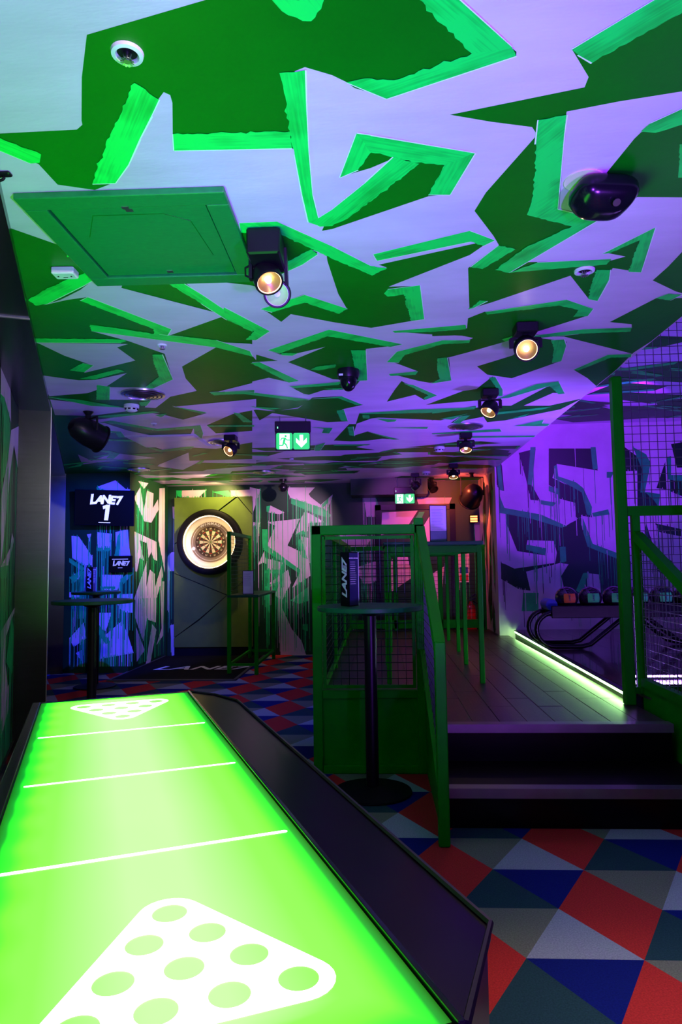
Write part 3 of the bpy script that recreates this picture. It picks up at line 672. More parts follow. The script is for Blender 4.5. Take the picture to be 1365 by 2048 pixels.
PAINT_TV_PALE = [[(-3.532,2.324),(-3.297,2.403),(-3.164,2.289),(-3.103,2.283),(-3.125,2.218),(-3.418,2.257)],
 [(-3.854,1.708),(-3.759,1.697),(-3.577,1.436),(-3.585,1.335),(-3.697,1.337),(-3.84,1.431)],
 [(-3.656,1.723),(-3.6,1.731),(-3.617,1.63)],
 [(-3.525,1.749),(-3.336,1.727),(-3.343,1.552),(-3.512,1.555)],
 [(-3.289,1.745),(-3.13,1.779),(-3.109,1.549),(-3.089,1.42),(-3.276,1.432)],
 [(-3.818,1.229),(-3.687,1.245),(-3.807,1.119)],
 [(-3.461,1.215),(-3.18,1.211),(-3.253,1.021),(-3.458,1.023)],
 [(-3.87,1.001),(-3.645,0.989),(-3.738,0.935),(-3.869,0.937)],
 [(-3.252,0.966),(-3.057,0.973),(-3.055,0.737),(-3.194,0.748),(-3.27,0.875)],
 [(-3.861,0.428),(-3.677,0.626),(-3.646,0.427),(-3.803,0.32)],
 [(-3.529,0.742),(-3.324,0.74),(-3.396,0.515),(-3.508,0.561)],
 [(-3.45,0.425),(-3.193,0.639),(-3.117,0.467),(-3.041,0.242),(-3.466,0.173)],
 [(-3.774,0.247),(-3.672,0.301),(-3.688,0.121)]]
PAINT_TV_STROKE = [[(-3.542,2.32),(-3.437,2.285),(-3.447,2.262),(-3.532,2.268)],
 [(-3.878,1.431),(-3.678,1.3),(-3.807,1.119),(-3.874,1.184),(-3.725,1.273),(-3.877,1.376)],
 [(-3.531,1.555),(-3.334,1.552),(-3.371,1.507),(-3.521,1.509)],
 [(-3.295,1.451),(-3.261,1.698),(-3.224,1.744),(-3.239,1.431)],
 [(-3.478,1.069),(-3.282,1.066),(-3.281,1.03),(-3.468,1.041)],
 [(-3.509,0.633),(-3.338,0.379),(-3.394,0.352),(-3.517,0.516)],
 [(-3.217,1.148),(-3.051,1.301),(-3.059,1.219),(-3.179,1.093)]]
PAINT_LEFT_PALE = [[(-1.149,2.578),(-0.638,2.586),(-0.509,2.264),(-0.907,2.335),(-1.095,2.313)],
 [(-0.498,2.215),(0.002,2.339),(0.556,2.386),(0.689,2.22),(0.642,1.901),(0.001,2.031),(-0.297,2.148),(-0.496,1.937),(-0.737,1.525),(-0.891,1.313),(-0.973,1.715),(-0.628,2.018)],
 [(-0.891,1.313),(-0.151,1.5),(-0.289,1.547),(-0.479,1.326)],
 [(0.221,1.729),(0.662,1.966),(0.643,1.684),(0.272,1.516)],
 [(0.13,1.483),(0.826,1.316),(0.719,0.884),(0.132,0.857),(0.537,1.076)],
 [(-0.812,0.925),(0.023,1.028),(0.309,0.714),(-0.036,0.991),(-0.493,0.873),(-0.512,0.706),(-0.296,0.478),(-0.692,0.338)],
 [(-0.723,0.492),(-0.189,0.536),(-0.268,0.347),(-0.677,0.266)],
 [(0.101,0.384),(0.408,0.617),(0.301,0.433)],
 [(0.019,2.576),(0.421,2.574),(0.383,2.384),(0.139,2.395)]]
PAINT_LEFT_STROKE = [[(-1.096,2.318),(-0.812,2.37),(-0.563,2.24),(-0.558,1.954),(-0.991,1.804),(-0.872,2.167)],
 [(-0.891,1.313),(-0.421,1.326),(-0.572,1.241),(-0.877,1.245)],
 [(-0.162,0.973),(0.234,0.722),(-0.072,0.571),(-0.456,0.699)],
 [(0.04,2.488),(0.552,2.401),(0.234,2.326)],
 [(0.337,0.598),(0.727,0.853),(0.663,0.556),(0.331,0.302)]]

# ------------------------------------------------------------------ the room
ZC = 2.5                         # ceiling over the main floor
TH = R(23.4)                     # the left wall and the shuffle table stand at this angle
T = Vector((-math.sin(TH), math.cos(TH), 0)); S = Vector((math.cos(TH), math.sin(TH), 0))
J = Vector((-2.404, 4.867, 0))   # near edge of the steel pier in the left wall
PLAT = 0.40                      # raised aisle
LANE = 0.47                      # bowling approach

def slab(name, x0, x1, y0, y1, z0, z1, m, parent=None):
    o = MB().box(x0, x1, y0, y1, z0, z1).build(name, m, parent)
    if not parent: struct(o)
    return o

# carpet: flat-woven triangles, 0.38 m side
def carpet():
    a = 0.381; h = 0.3287
    mb = MB(); mi = {'red': 0, 'grey': 1, 'teal': 2, 'navy': 3, 'olive': 4}
    near = ('red', 'grey', 'teal'); far = ('olive', 'red', 'navy')
    X0, X1, Y0, Y1 = -4.6, 1.75, -2.6, 10.0
    def clip(poly):
        for ax, lim, sg in ((0, X0, 1), (0, X1, -1), (1, Y0, 1), (1, Y1, -1)):
            out = []
            for i in range(len(poly)):
                p, q = poly[i-1], poly[i]
                ip = (p[ax]-lim)*sg >= 0; iq = (q[ax]-lim)*sg >= 0
                if ip != iq:
                    t = (lim-p[ax])/(q[ax]-p[ax])
                    out.append((p[0]+(q[0]-p[0])*t, p[1]+(q[1]-p[1])*t))
                if iq: out.append(q)
            poly = out
            if len(poly) < 3: return None
        return poly
    for j in range(-20, 22):
        yf = 3.366 + h*j; yn = yf - h
        xa = 0.275 if j % 2 == 0 else 0.275 + 1.5*a
        for i in range(-18, 12):
            ax = xa + a*i
            for tri, c in (([(ax, yf), (ax-a/2, yn), (ax+a/2, yn)], near[i % 3]), ([(ax, yf), (ax+a/2, yn), (ax+a, yf)], far[i % 3])):
                p = clip(tri)
                if p: mb.add([(x, y, 0.0) for x, y in p], [tuple(range(len(p)))], mi[c])
    o = mb.build('floor', ['carpet_red', 'carpet_grey', 'carpet_teal', 'carpet_navy', 'carpet_olive'])
    o['kind'] = 'structure'
    sub = MB().box(X0, X1, Y0, Y1, -0.06, -0.003).build('underlay', 'concrete_dark', o)
    return o
floor = carpet()

# ceiling with its painted camouflage
ceiling = slab('ceiling', -4.7, 1.53, -2.7, 10.1, ZC, ZC+0.6, 'pale_paint')
MC = Matrix.Translation((0, 0, ZC)) @ Matrix.Diagonal((1, 1, -1, 1))
rng = random.Random(7)
fd, fs = shards(rng, -4.0, 1.50, 6.75, 9.98, 75, 0.52, 0.20)
nd, ns = shards(rng, -0.4, 1.50, -2.4, 1.0, 14, 0.55, 0.4)
paint('dark_green_paint', PAINT_DARK + fd + nd, MC, 0.0004, 'dark_paint', ceiling)
paint('pale_paint', PAINT_PALE, MC, 0.0017, 'pale_paint', ceiling)
# brush strokes: ragged where they run into the dark, a thin light line where they meet the pale
def is_dark(x, y):
    return any(inside(p, x, y) for p in PAINT_DARK) and not any(inside(p, x, y) for p in PAINT_PALE)
def brushed(polys, rg):
    out = []; lines = []
    for poly in polys:
        area = sum(poly[i-1][0]*poly[i][1] - poly[i][0]*poly[i-1][1] for i in range(len(poly)))
        sg = 1 if area > 0 else -1
        new = []
        for i in range(len(poly)):
            (ax, ay), (bx, by) = poly[i], poly[(i+1) % len(poly)]
            L = math.hypot(bx-ax, by-ay)
            new.append((ax, ay))
            if L < 0.05: continue
            nx, ny = (by-ay)/L*sg, -(bx-ax)/L*sg
            mx, my = (ax+bx)/2 + nx*0.02, (ay+by)/2 + ny*0.02
            if is_dark(mx, my):
                n = int(L/0.013)
                for k in range(1, n):
                    t = k/n; j = rg.gauss(0, 0.0022)
                    new.append((ax+(bx-ax)*t + nx*j, ay+(by-ay)*t + ny*j))
            elif not any(inside(q, mx, my) for q in polys):
                w = rg.uniform(0.003, 0.006)
                lines.append([(ax, ay), (bx, by), (bx+nx*w*0.7, by+ny*w*0.7), (ax+nx*w, ay+ny*w)])
        out.append(new)
    return out, lines
bs, bl = brushed(PAINT_STROKE, random.Random(21))
paint('bright_green_paint', bs + fs + ns, MC, 0.0022, 'bright_paint', ceiling, uv=True)
paint('light_edge_paint', bl, MC, 0.0019, 'edge_white', ceiling)
ceiling_lane = slab('ceiling', 1.53, 5.1, -2.7, 8.75, 3.02, 3.1, 'pale_paint')
ld, ls = shards(rng, 1.6, 5.0, 3.3, 8.5, 60, 0.6, 0.30)
ML2 = Matrix.Translation((0, 0, 3.02)) @ Matrix.Diagonal((1, 1, -1, 1))
paint('dark_green_paint', ld, ML2, 0.001, 'dark_paint', ceiling_lane)
paint('bright_green_paint', ls, ML2, 0.0040, 'bright_paint', ceiling_lane, uv=True)

# back wall
def MY(Y): return frameM((0, Y, 0), (1, 0, 0), (0, 0, 1))      # (u, v) -> (x, z), facing the viewer
wall_back = slab('wall_back', -4.6, 1.6, 10.0, 10.1, 0, ZC, 'wall_dark_paint')
paint('pale_paint', PAINT_DRIP_PALE, MY(10.0), 0.0015, 'wall_pale_paint', wall_back)
paint('bright_green_paint', PAINT_DRIP_STROKE, MY(10.0), 0.0025, 'wall_bright_paint', wall_back)
rd = random.Random(3)
paint('pale_paint_drips', drips(PAINT_DRIP_PALE, rd, 34, 0.15, 1.0, 0.05), MY(10.0), 0.0032, 'wall_pale_paint', wall_back)
paint('green_paint_drips', drips(PAINT_DRIP_STROKE + PAINT_DRIP_PALE, rd, 42, 0.2, 1.1, 0.05), MY(10.0), 0.0038, 'wall_bright_paint', wall_back)
# dropped beam in front of the back wall over the aisle
slab('trim_1', -0.36, 0.72, 9.55, 10.0, 2.27, ZC, 'wall_dark_paint')

# wall that carries the screens
wall_screen = slab('wall_screen', -4.4, -3.11, 8.42, 8.52, 0, ZC, 'wall_dark_paint')
paint('pale_paint', PAINT_TV_PALE, MY(8.42), 0.0015, 'wall_pale_paint', wall_screen)
paint('bright_green_paint', PAINT_TV_STROKE, MY(8.42), 0.0025, 'wall_bright_paint', wall_screen)
paint('pale_paint_drips', drips(PAINT_TV_PALE, rd, 34, 0.1, 0.7, 0.08, 0.003, 0.010), MY(8.42), 0.0032, 'wall_pale_paint', wall_screen)
paint('green_paint_drips', drips(PAINT_TV_STROKE + PAINT_TV_PALE, rd, 58, 0.1, 0.8, 0.08, 0.003, 0.011), MY(8.42), 0.0038, 'wall_bright_paint', wall_screen)

# side wall of the darts bay (faces +x)
wall_darts = slab('wall_darts', -3.21, -3.11, 8.52, 10.0, 0, ZC, 'wall_dark_paint')
MX = frameM((-3.11, 0, 0), (0, 1, 0), (0, 0, 1))
paint('pale_paint', PAINT_CAMO_PALE, MX, 0.0015, 'wall_pale_paint', wall_darts)
paint('green_paint_drips', drips(PAINT_CAMO_PALE, rd, 22, 0.2, 0.9, 0.05, 0.006, 0.016), MX, 0.0025, 'wall_bright_paint', wall_darts)

# wall behind the bowling approach and the side of the aisle
wall_lane = slab('wall_lane', 1.49, 5.1, 8.6, 8.72, 0, 3.02, 'wall_pale_paint')
paint('dark_green_paint', PAINT_PURPLE_DARK, MY(8.6), 0.0015, 'wall_dark_paint', wall_lane)
paint('bright_green_paint', PAINT_PURPLE_STROKE, MY(8.6), 0.0025, 'wall_bright_paint', wall_lane)
paint('pale_paint_drips', drips(PAINT_PURPLE_DARK, rd, 16, 0.1, 0.6, 0.5, 0.004, 0.009), MY(8.6), 0.0032, 'wall_pale_paint', wall_lane)
paint('green_paint_drips', drips(PAINT_PURPLE_STROKE, rd, 26, 0.1, 0.7, 0.5, 0.004, 0.009), MY(8.6), 0.0038, 'wall_bright_paint', wall_lane)
paint('dark_green_drips', drips(PAINT_PURPLE_DARK, rd, 16, 0.1, 0.6, 0.5, 0.004, 0.010), MY(8.6), 0.0028, 'wall_dark_paint', wall_lane)
wall_aisle = slab('wall_aisle', 1.49, 1.6, 8.72, 10.0, 0, ZC, 'wall_pale_paint')
ad, a_s = shards(random.Random(5), 8.75, 9.98, 0.4, 2.45, 14, 0.13, 0.5)
MXa = frameM((1.49, 0, 0), (0, -1, 0), (0, 0, 1))
paint('dark_green_paint', [[(-u, v) for u, v in p] for p in ad], MXa, 0.0015, 'wall_dark_paint', wall_aisle)
paint('bright_green_paint', [[(-u, v) for u, v in p] for p in a_s], MXa, 0.0025, 'wall_bright_paint', wall_aisle)
slab('wall_far_right', 5.0, 5.1, 3.2, 8.6, 0, 3.02, 'wall_pale_paint')
slab('wall_partition', 1.75, 5.1, 3.08, 3.2, 0, 3.02, 'wall_dark_paint')
slab('wall_right', 1.75, 1.85, -2.6, 3.08, 0, 3.02, 'wall_dark_paint')
slab('wall_rear', -4.7, 5.1, -2.75, -2.6, 0, 3.02, 'wall_dark_paint')
slab('wall_far_left', -4.7, -4.6, -2.6, 10.0, 0, ZC, 'wall_dark_paint')

# left wall: two shallow recesses clad with brushed steel reveals
JM = frameM(J, T, -S)            # local x along the wall (away from the viewer), y into the wall
wl = MB().box(-5.5, 4.0, 0.215, 0.30, 0, ZC, M=JM).build('wall_left', 'wall_dark_paint'); struct(wl)
MLW = frameM(J - S*0.215, T, (0, 0, 1))
MLW = MLW @ Matrix.Diagonal((1, 1, -1, 1)) if (T.cross(Vector((0, 0, 1)))).dot(S) < 0 else MLW
xd, xs = shards(random.Random(9), -4.6, -1.3, 0.1, 2.4, 22, 0.28, 0.5)
paint('pale_paint', PAINT_LEFT_PALE + xd, MLW, 0.0040, 'wall_pale_paint', wl)
paint('bright_green_paint', PAINT_LEFT_STROKE + xs, MLW, 0.0025, 'wall_bright_paint', wl)
paint('green_paint_drips', drips(PAINT_LEFT_PALE + PAINT_LEFT_STROKE, rd, 45, 0.2, 1.0, 0.05, 0.006, 0.014), MLW, 0.0032, 'wall_bright_paint', wl)
portal = MB().box(-5.5, -2.02, -0.004, 0.213, 2.462, 2.498, M=JM).build('trim_2', 'steel'); struct(portal)
MB().box(-2.015, 0.0, -0.004, 0.213, 2.462, 2.498, M=JM).build('reveal_soffit', 'steel', portal)
MB().box(-2.02, -2.008, -0.006, 0.21, 2.455, 2.462, M=JM).build('joint_strip', 'bright_metal', portal)
MB().box(0.0, 0.03, -0.004, 0.213, 0, 2.462, M=JM).build('reveal_jamb', 'steel', portal)
MB().box(0.03, 0.05, -0.008, 0.0, 0, 2.498, M=JM).build('edge_strip', 'bright_metal', portal)
MB().box(0.03, 3.82, 0.0, 0.213, 2.462, 2.498, M=JM).build('reveal_soffit', 'steel', portal)
MB().box(3.82, 3.86, -0.004, 0.213, 0, 2.498, M=JM).build('reveal_jamb', 'steel', portal)
MB().box(-5.5, 0.0, 0.195, 0.213, 0, 0.09, M=JM).build('baseboard_left', 'black_paint', portal)

# raised aisle: base, planks, steps
plat = slab('floor_platform', -0.40, 1.60, 4.43, 9.45, 0, PLAT-0.012, 'concrete_dark')
MB().box(0.31, 1.60, 3.93, 4.43, 0, PLAT-0.012).build('landing_base', 'concrete_dark', plat)
rp = random.Random(11)
PW = 0.154
plank_meshes = {}
for i in range(13):
    x0 = -0.40 + PW*i; x1 = min(x0 + PW - 0.0025, 1.60)
    y = 3.96 if x0 > 0.30 else 4.44
    y += 0.0; first = True
    while y < 9.44:
        l = rp.choice((0.45, 0.7, 0.95)) if first else 1.2
        first = False
        y1 = min(y + l, 9.45)
        if y1 - y > 0.03:
            key = (round(x1-x0, 4), round(y1-y, 3))
            if key not in plank_meshes:
                pk = MB().bevbox(0, x1-x0, 0, y1-y-0.0025, 0, 0.012, 0.0015).build('plank', 'wood', plat)
                plank_meshes[key] = pk.data
            else:
                pk = bpy.data.objects.new('plank', plank_meshes[key]); COL.objects.link(pk); pk.parent = plat
            pk.location = (x0, y, PLAT-0.012 + rp.uniform(-0.0008, 0.0003))
        y = y1
# steps
steps = struct(MB().box(0.31, 1.62, 3.49, 3.93, 0, 0.185).build('floor_step', 'riser_black'))
MB().box(0.31, 1.62, 3.46, 3.93, 0.185, 0.199).build('tread', 'tread', steps)
MB().box(0.31, 1.62, 3.445, 3.505, 0.1985, 0.205).box(0.31, 1.62, 3.440, 3.446, 0.158, 0.205).build('nosing', 'nosing_metal', steps)
MB().box(0.31, 1.60, 3.925, 3.93, 0.2, PLAT-0.012).build('upper_riser', 'riser_black', steps)
MB().box(0.31, 1.60, 3.90, 3.965, PLAT, PLAT+0.006).box(0.31, 1.60, 3.895, 3.901, PLAT-0.04, PLAT+0.006).build('nosing', 'nosing_metal', steps)

# bowling approach
ap = MB().prism([(1.585, 4.45), (3.2, 4.45), (3.2, 3.2), (5.0, 3.2), (5.0, 8.6), (1.68, 8.6)], 0.0, LANE-0.012).build('floor_approach', 'concrete_dark'); struct(ap)
for i in range(12):
    x0 = 1.60 + 0.285*i
    xb = 1.685 if i == 0 else x0
    MB().prism([(x0 if i else 1.60, 3.25 if x0 > 1.7 else 4.46), (x0+0.283, 3.25 if x0 > 1.5 else 4.46), (x0+0.283, 8.59), (xb, 8.59)], LANE-0.012, LANE).build('approach_board', 'approach_wood', ap)
# led strip along the approach edge
n0 = Vector((1.575, 4.52, 0)); n1 = Vector((1.672, 8.55, 0))
strip = thing('led_strip', 'glowing pale green light strip along the low edge of the bowling approach', 'light strip', (n0.x, n0.y, PLAT))
d = n1 - n0
MB().bar((0, 0, 0.048), (d.x, d.y, 0.048), 0.016, 0.018).build('light_tube', 'led_green', strip)
MB().bar((0.010, 0, 0.063), (d.x+0.010, d.y, 0.063), 0.05, 0.008).bar((0.016, 0, 0.020), (d.x+0.016, d.y, 0.020), 0.012, 0.036).build('edge_profile', 'black_paint', strip)

# door in the back wall
door = MB().box(0.06, 1.06, 9.975, 9.998, 0.0, 2.08).build('door_1', 'wall_dark_paint'); struct(door)
MB().box(-0.02, 0.06, 9.95, 9.999, 0, 2.16).box(1.06, 1.14, 9.95, 9.999, 0, 2.16).box(-0.02, 1.14, 9.95, 9.999, 2.08, 2.16).build('door_frame', 'black_paint', door)
paint('pale_paint', [[(0.08, 2.05), (0.60, 2.07), (0.42, 1.80), (0.06, 1.72)], [(0.62, 1.75), (0.78, 2.0), (0.9, 1.6), (0.7, 1.35)], [(0.12, 1.3), (0.42, 1.5), (0.5, 1.1), (0.2, 0.9)], [(0.62, 1.05), (0.96, 1.25), (0.9, 0.6), (0.7, 0.7)]], MY(9.975), 0.001, 'wall_pale_paint', door)
paint('bright_green_paint', [[(0.45, 1.78), (0.62, 2.05), (0.7, 2.05), (0.55, 1.75)], [(0.2, 1.52), (0.42, 1.56), (0.44, 1.48), (0.2, 1.42)]], MY(9.975), 0.002, 'wall_bright_paint', door)
MB().bar((0.98, 9.965, 1.0), (0.98, 9.965, 1.3), 0.02).build('door_handle', 'bright_metal', door)

# ------------------------------------------------------------------ shuffle table with backlit playfield
def shuffle_table():
    O = (-0.835, 2.949, 0)
    L = 2.285; ZT = 0.76; ul = -0.570; ur = 0.006
    t = thing('shuffle_table', 'long game table with glowing lime green top and sloping black side ledge', 'game table', O, TH)
    nx, ny = 44, 150
    vs = []; at = []
    rg = random.Random(2)
    for j in range(ny+1):
        v = L*j/ny
        for i in range(nx+1):
            u = ul + (ur-ul)*i/nx
            vs.append((u, -v, ZT))
            dl = u-ul; dr = ur-u; df = v; dn = L-v
            sc = 1.0 + 0.12*math.sin(v*44)
            e = min(dl/(0.085*sc), dr/0.075, 0.25+df/0.05, 0.18+dn/0.10)
            at.append(max(0.0, min(1.0, e)) * (0.55 + 0.45*min(1.0, max(0, min(dl, dr)/0.24))))
    fs = [(j*(nx+1)+i, (j+1)*(nx+1)+i, (j+1)*(nx+1)+i+1, j*(nx+1)+i+1) for j in range(ny) for i in range(nx)]
    pf = MB().add(vs, fs).build('playfield', 'backlit_playfield', t)
    a = pf.data.attributes.new('rim', 'FLOAT', 'POINT')
    a.data.foreach_set('value', at)
    # markings: three foul lines and two racks of ten spots
    mz = ZT + 0.0008
    for v in (0.609, 1.129, 1.651):
        r_ = 0.0065; pts = []
        for k in range(9): pts.append((-0.022 + r_*math.sin(math.pi*k/8), -v + r_*math.cos(math.pi*k/8)))
        for k in range(9): pts.append((-0.540 - r_*math.sin(math.pi*k/8), -v - r_*math.cos(math.pi*k/8)))
        MB().add([(x, y, mz) for x, y in pts], [tuple(range(len(pts)))]).build('foul_line', 'mark_white', pf)
    for flip in (False, True):
        rows = [(1.901, [-0.277]), (1.979, [-0.321, -0.231]), (2.058, [-0.366, -0.275, -0.186]), (2.137, [-0.410, -0.319, -0.229, -0.138])]
        fy = (lambda v: -(2.285 - v)) if flip else (lambda v: -v)
        holes = [(u, fy(v)) for v, us in rows for u in us]
        cs = [(-0.277, fy(1.901)), (-0.410, fy(2.137)), (-0.138, fy(2.137))]
        cx = sum(c[0] for c in cs)/3; cy = sum(c[1] for c in cs)/3
        cs.sort(key=lambda c: math.atan2(c[1]-cy, c[0]-cx))
        out = []
        for k in range(3):
            p, c, n = Vector(cs[k-1]), Vector(cs[k]), Vector(cs[(k+1) % 3])
            e1 = (c-p).normalized(); e2 = (n-c).normalized()
            a1 = math.atan2(-e1.x, e1.y); a2 = math.atan2(-e2.x, e2.y)
            while a2 < a1: a2 += 2*math.pi
            for i in range(9):
                aa = a1 + (a2-a1)*i/8
                out.append((c.x + 0.049*math.cos(aa), c.y + 0.049*math.sin(aa)))
        bm = bmesh.new()
        def loop(pts):
            vv = [bm.verts.new((x, y, mz)) for x, y in pts]
            return [bm.edges.new((vv[i-1], vv[i])) for i in range(len(vv))]
        es = loop(out)
        for hx, hy in holes:
            es += loop([(hx + 0.027*math.cos(6.2832*i/28), hy + 0.027*math.sin(6.2832*i/28)) for i in range(28)])
        bmesh.ops.triangle_fill(bm, use_beauty=True, use_dissolve=False, edges=es, normal=(0, 0, 1))
        me = bpy.data.meshes.new('rack_mark'); bm.to_mesh(me); bm.free()
        me.materials.append(MATS['mark_white'])
        o = bpy.data.objects.new('rack_mark', me); COL.objects.link(o); o.parent = pf
    # cabinet, ledges
    MB().box(ul-0.012, ur+0.006, -L-0.012, 0.012, 0.52, ZT-0.004).build('cabinet', 'black_paint', t, bevel=0.004)
    MB().box(ul-0.034, ul-0.004, -L-0.012, 0.012, ZT-0.05, ZT+0.004).build('side_rail', 'black_gloss', t, bevel=0.003)
    MB().box(ur+0.002, ur+0.012, -L-0.012, 0.006, ZT-0.03, ZT+0.007).build('inner_rail', 'black_gloss', t, bevel=0.002)
    MB().box(ul-0.012, ur+0.006, 0.0, 0.016, ZT-0.04, ZT+0.002).build('end_rail', 'black_gloss', t, bevel=0.003)
    x0, x1 = ur+0.012, 0.205; za, zb = ZT+0.001, ZT-0.036
    wing = MB()
    top = [(x0, 0.004, za), (0.125, 0.004, za+(zb-za)*0.6), (x1, -0.10, zb), (x1, -2.055, zb), (x0, -L-0.01, za)]
    n = len(top)
    wing.add(top + [(x, y, z-0.022) for x, y, z in top], [tuple(range(n-1, -1, -1)), tuple(range(n, 2*n))] + [(i, (i+1) % n, n+(i+1) % n, n+i) for i in range(n)])
    w = wing.build('side_ledge', 'ledge_black', t)
    MB().tube([(0.02, 0.006, za), (0.125, 0.006, za-0.020), (x1, -0.10, zb+0.003), (x1, -2.055, zb+0.003), (x0, -L-0.012, za)], 0.006, 6).build('ledge_rim', 'black_paint', w)
    sk = [(x1-0.004, -0.10), (x1-0.004, -2.05), (x0, -L-0.004)]
    m2 = MB()
    for i in range(2):
        (ax, ay), (bx, by) = sk[i], sk[i+1]
        m2.add([(ax, ay, 0.40), (bx, by, 0.40), (bx, by, zb-0.01), (ax, ay, zb-0.01)], [(0, 1, 2, 3)])
    m2.build('skirt', 'ledge_black', t)
    for y0, y1 in ((-0.62, -0.22), (-2.05, -1.65)):
        MB().bevbox(-0.48, -0.06, y0, y1, 0.02, 0.52, 0.02).build('pedestal', 'black_paint', t)
        MB().bevbox(-0.52, -0.02, y0-0.04, y1+0.04, 0, 0.02, 0.006).build('foot_plate', 'black_matte', t)
shuffle_table()

# ------------------------------------------------------------------ tables and menus
def round_table(x, y, label, r_=0.305, h=1.06, z=0.0):
    t = thing('round_table', label, 'table', (x, y, z), group='round bar tables')
    MB().lathe([(0.215, 0), (0.225, 0.006), (0.222, 0.014), (0.08, 0.030), (0.045, 0.040), (0.0, 0.040)], 40).build('base', 'black_matte', t, smooth=True)
    MB().lathe([(0.036, 0.03), (0.036, h-0.06), (0.09, h-0.035), (0.09, h-0.028)], 24).build('column', 'black_paint', t, smooth=True)
    MB().lathe([(0.0, h-0.028), (r_-0.006, h-0.028), (r_, h-0.024), (r_, h-0.004), (r_-0.004, h), (0.0, h)], 64).build('top', 'table_top', t, smooth=True)
    return t
round_table(-0.05, 4.01, 'dark green round bar table in front of the mesh railing')
round_table(-2.28, 5.38, 'round bar table beside the steel pillar on the left', 0.31, 1.045)
round_table(-3.12, 7.45, 'round bar table under the two black screens', 0.26, 1.04)

def menu(loc, rotz, label, kind='navy', h=0.29, s=0.105):
    t = thing('menu_holder', label, 'menu', loc, rotz, 'drink menus on the tables')
    P0 = Vector((0, -s*0.577, 0)); P1 = Vector((s/2, s*0.289, 0)); P2 = Vector((-s/2, s*0.289, 0))
    MB().prism([(P0.x, P0.y), (P1.x, P1.y), (P2.x, P2.y)], 0.0, h).build('stand', 'black_matte', t)
    def face(a, b):
        x = (b-a).normalized(); c = (a+b)/2
        return frameM((c.x, c.y, h/2), x, (0, 0, 1))
    F = face(P0, P1); G = face(P2, P0)
    w = s*0.46; hh = h*0.48
    if kind == 'navy':
        MB().add([F @ Vector(p) for p in ((-w, -hh, 0.0008), (w, -hh, 0.0008), (w, hh, 0.0008), (-w, hh, 0.0008))], [(0, 1, 2, 3)]).build('page', 'menu_navy', t)
        lettering('page_title', 'ALCOHOL FREE SERVES', 0.0098, 'print_white', t, F @ Matrix.Translation((0, h*0.385, 0.0014)), bold=0.0004)
        ln = MB(); rr = random.Random(4)
        for k in range(11):
            yy = h*0.31 - k*0.0125
            ln.add([F @ Vector(p) for p in ((-w*0.85, yy, 0.0014), (w*rr.uniform(0.2, 0.8), yy, 0.0014), (w*0.3, yy+0.003, 0.0014), (-w*0.85, yy+0.003, 0.0014))], [(0, 1, 2, 3)])
        ln.build('page_lines', 'print_white', t)
        MB().box(s*0.5-0.002, s*0.5+0.002, s*0.289-0.002, s*0.289+0.002, 0, h).build('edge_strip', 'white_plastic', t)
    else:
        MB().add([F @ Vector(p) for p in ((-w, -hh*0.42, 0.0008), (w, -hh*0.42, 0.0008), (w, hh, 0.0008), (-w, hh, 0.0008))], [(0, 1, 2, 3)]).build('page', 'paper', t)
        MB().add([F @ Vector(p) for p in ((-w, -hh, 0.0008), (w, -hh, 0.0008), (w, -hh*0.42, 0.0008), (-w, -hh*0.42, 0.0008))], [(0, 1, 2, 3)]).build('page_footer', 'menu_grey' if kind == 'tall' else 'paper', t)
        ln = MB(); rr = random.Random(6)
        for k in range(14):
            yy = h*0.38 - k*0.0118
            ln.add([F @ Vector(p) for p in ((-w*0.85, yy, 0.0014), (w*rr.uniform(0.1, 0.8), yy, 0.0014), (w*rr.uniform(0.1, 0.8), yy+0.0022, 0.0014), (-w*0.85, yy+0.0022, 0.0014))], [(0, 1, 2, 3)])
        ln.build('page_lines', 'menu_grey', t)
    lettering('side_print', 'LANE7', 0.078, 'print_white', t, G @ Matrix.Translation((0, 0, 0.0014)) @ Matrix.Rotation(R(90), 4, 'Z'), bold=0.0022, shear=0.3, space=0.92)
    return t
menu((-0.165, 3.97, 1.061), R(1), 'navy drink menu with white side lettering on the round table by the railing', 'navy', 0.31)
menu((-3.16, 7.42, 1.041), R(34), 'black drink menu with violet-lit lettering on the table under the screens', 'navy', 0.27)

# ------------------------------------------------------------------ mesh helper and railings
def mesh_panel(name, P0, ax, ay, w, h, parent, m='wire_green', sp=0.05, wr=0.0036, keep=None):
    """welded wire mesh: w along ax, h along ay from corner P0"""
    P0 = Vector(P0); ax = Vector(ax); ay = Vector(ay); mb = MB()
    n = int(round(w/sp)); k = int(round(h/sp))
    for i in range(n+1):
        u = w*i/n
        lo, hi = (0, h) if keep is None else keep(u)
        if hi - lo > 0.02: mb.bar(P0+ax*u+ay*lo, P0+ax*u+ay*hi, wr, wr)
    for j in range(k+1):
        v = h*j/k
        if keep is None: mb.bar(P0+ay*v, P0+ay*v+ax*w, wr, wr, up=(0.3, 0.7, 0.6))
        else:
            us = [w*q/60 for q in range(61) if keep(w*q/60)[0] <= v <= keep(w*q/60)[1]]
            if len(us) > 1: mb.bar(P0+ay*v+ax*us[0], P0+ay*v+ax*us[-1], wr, wr, up=(0.3, 0.7, 0.6))
    return mb.build(name, m, parent)

G = 'frame_green'
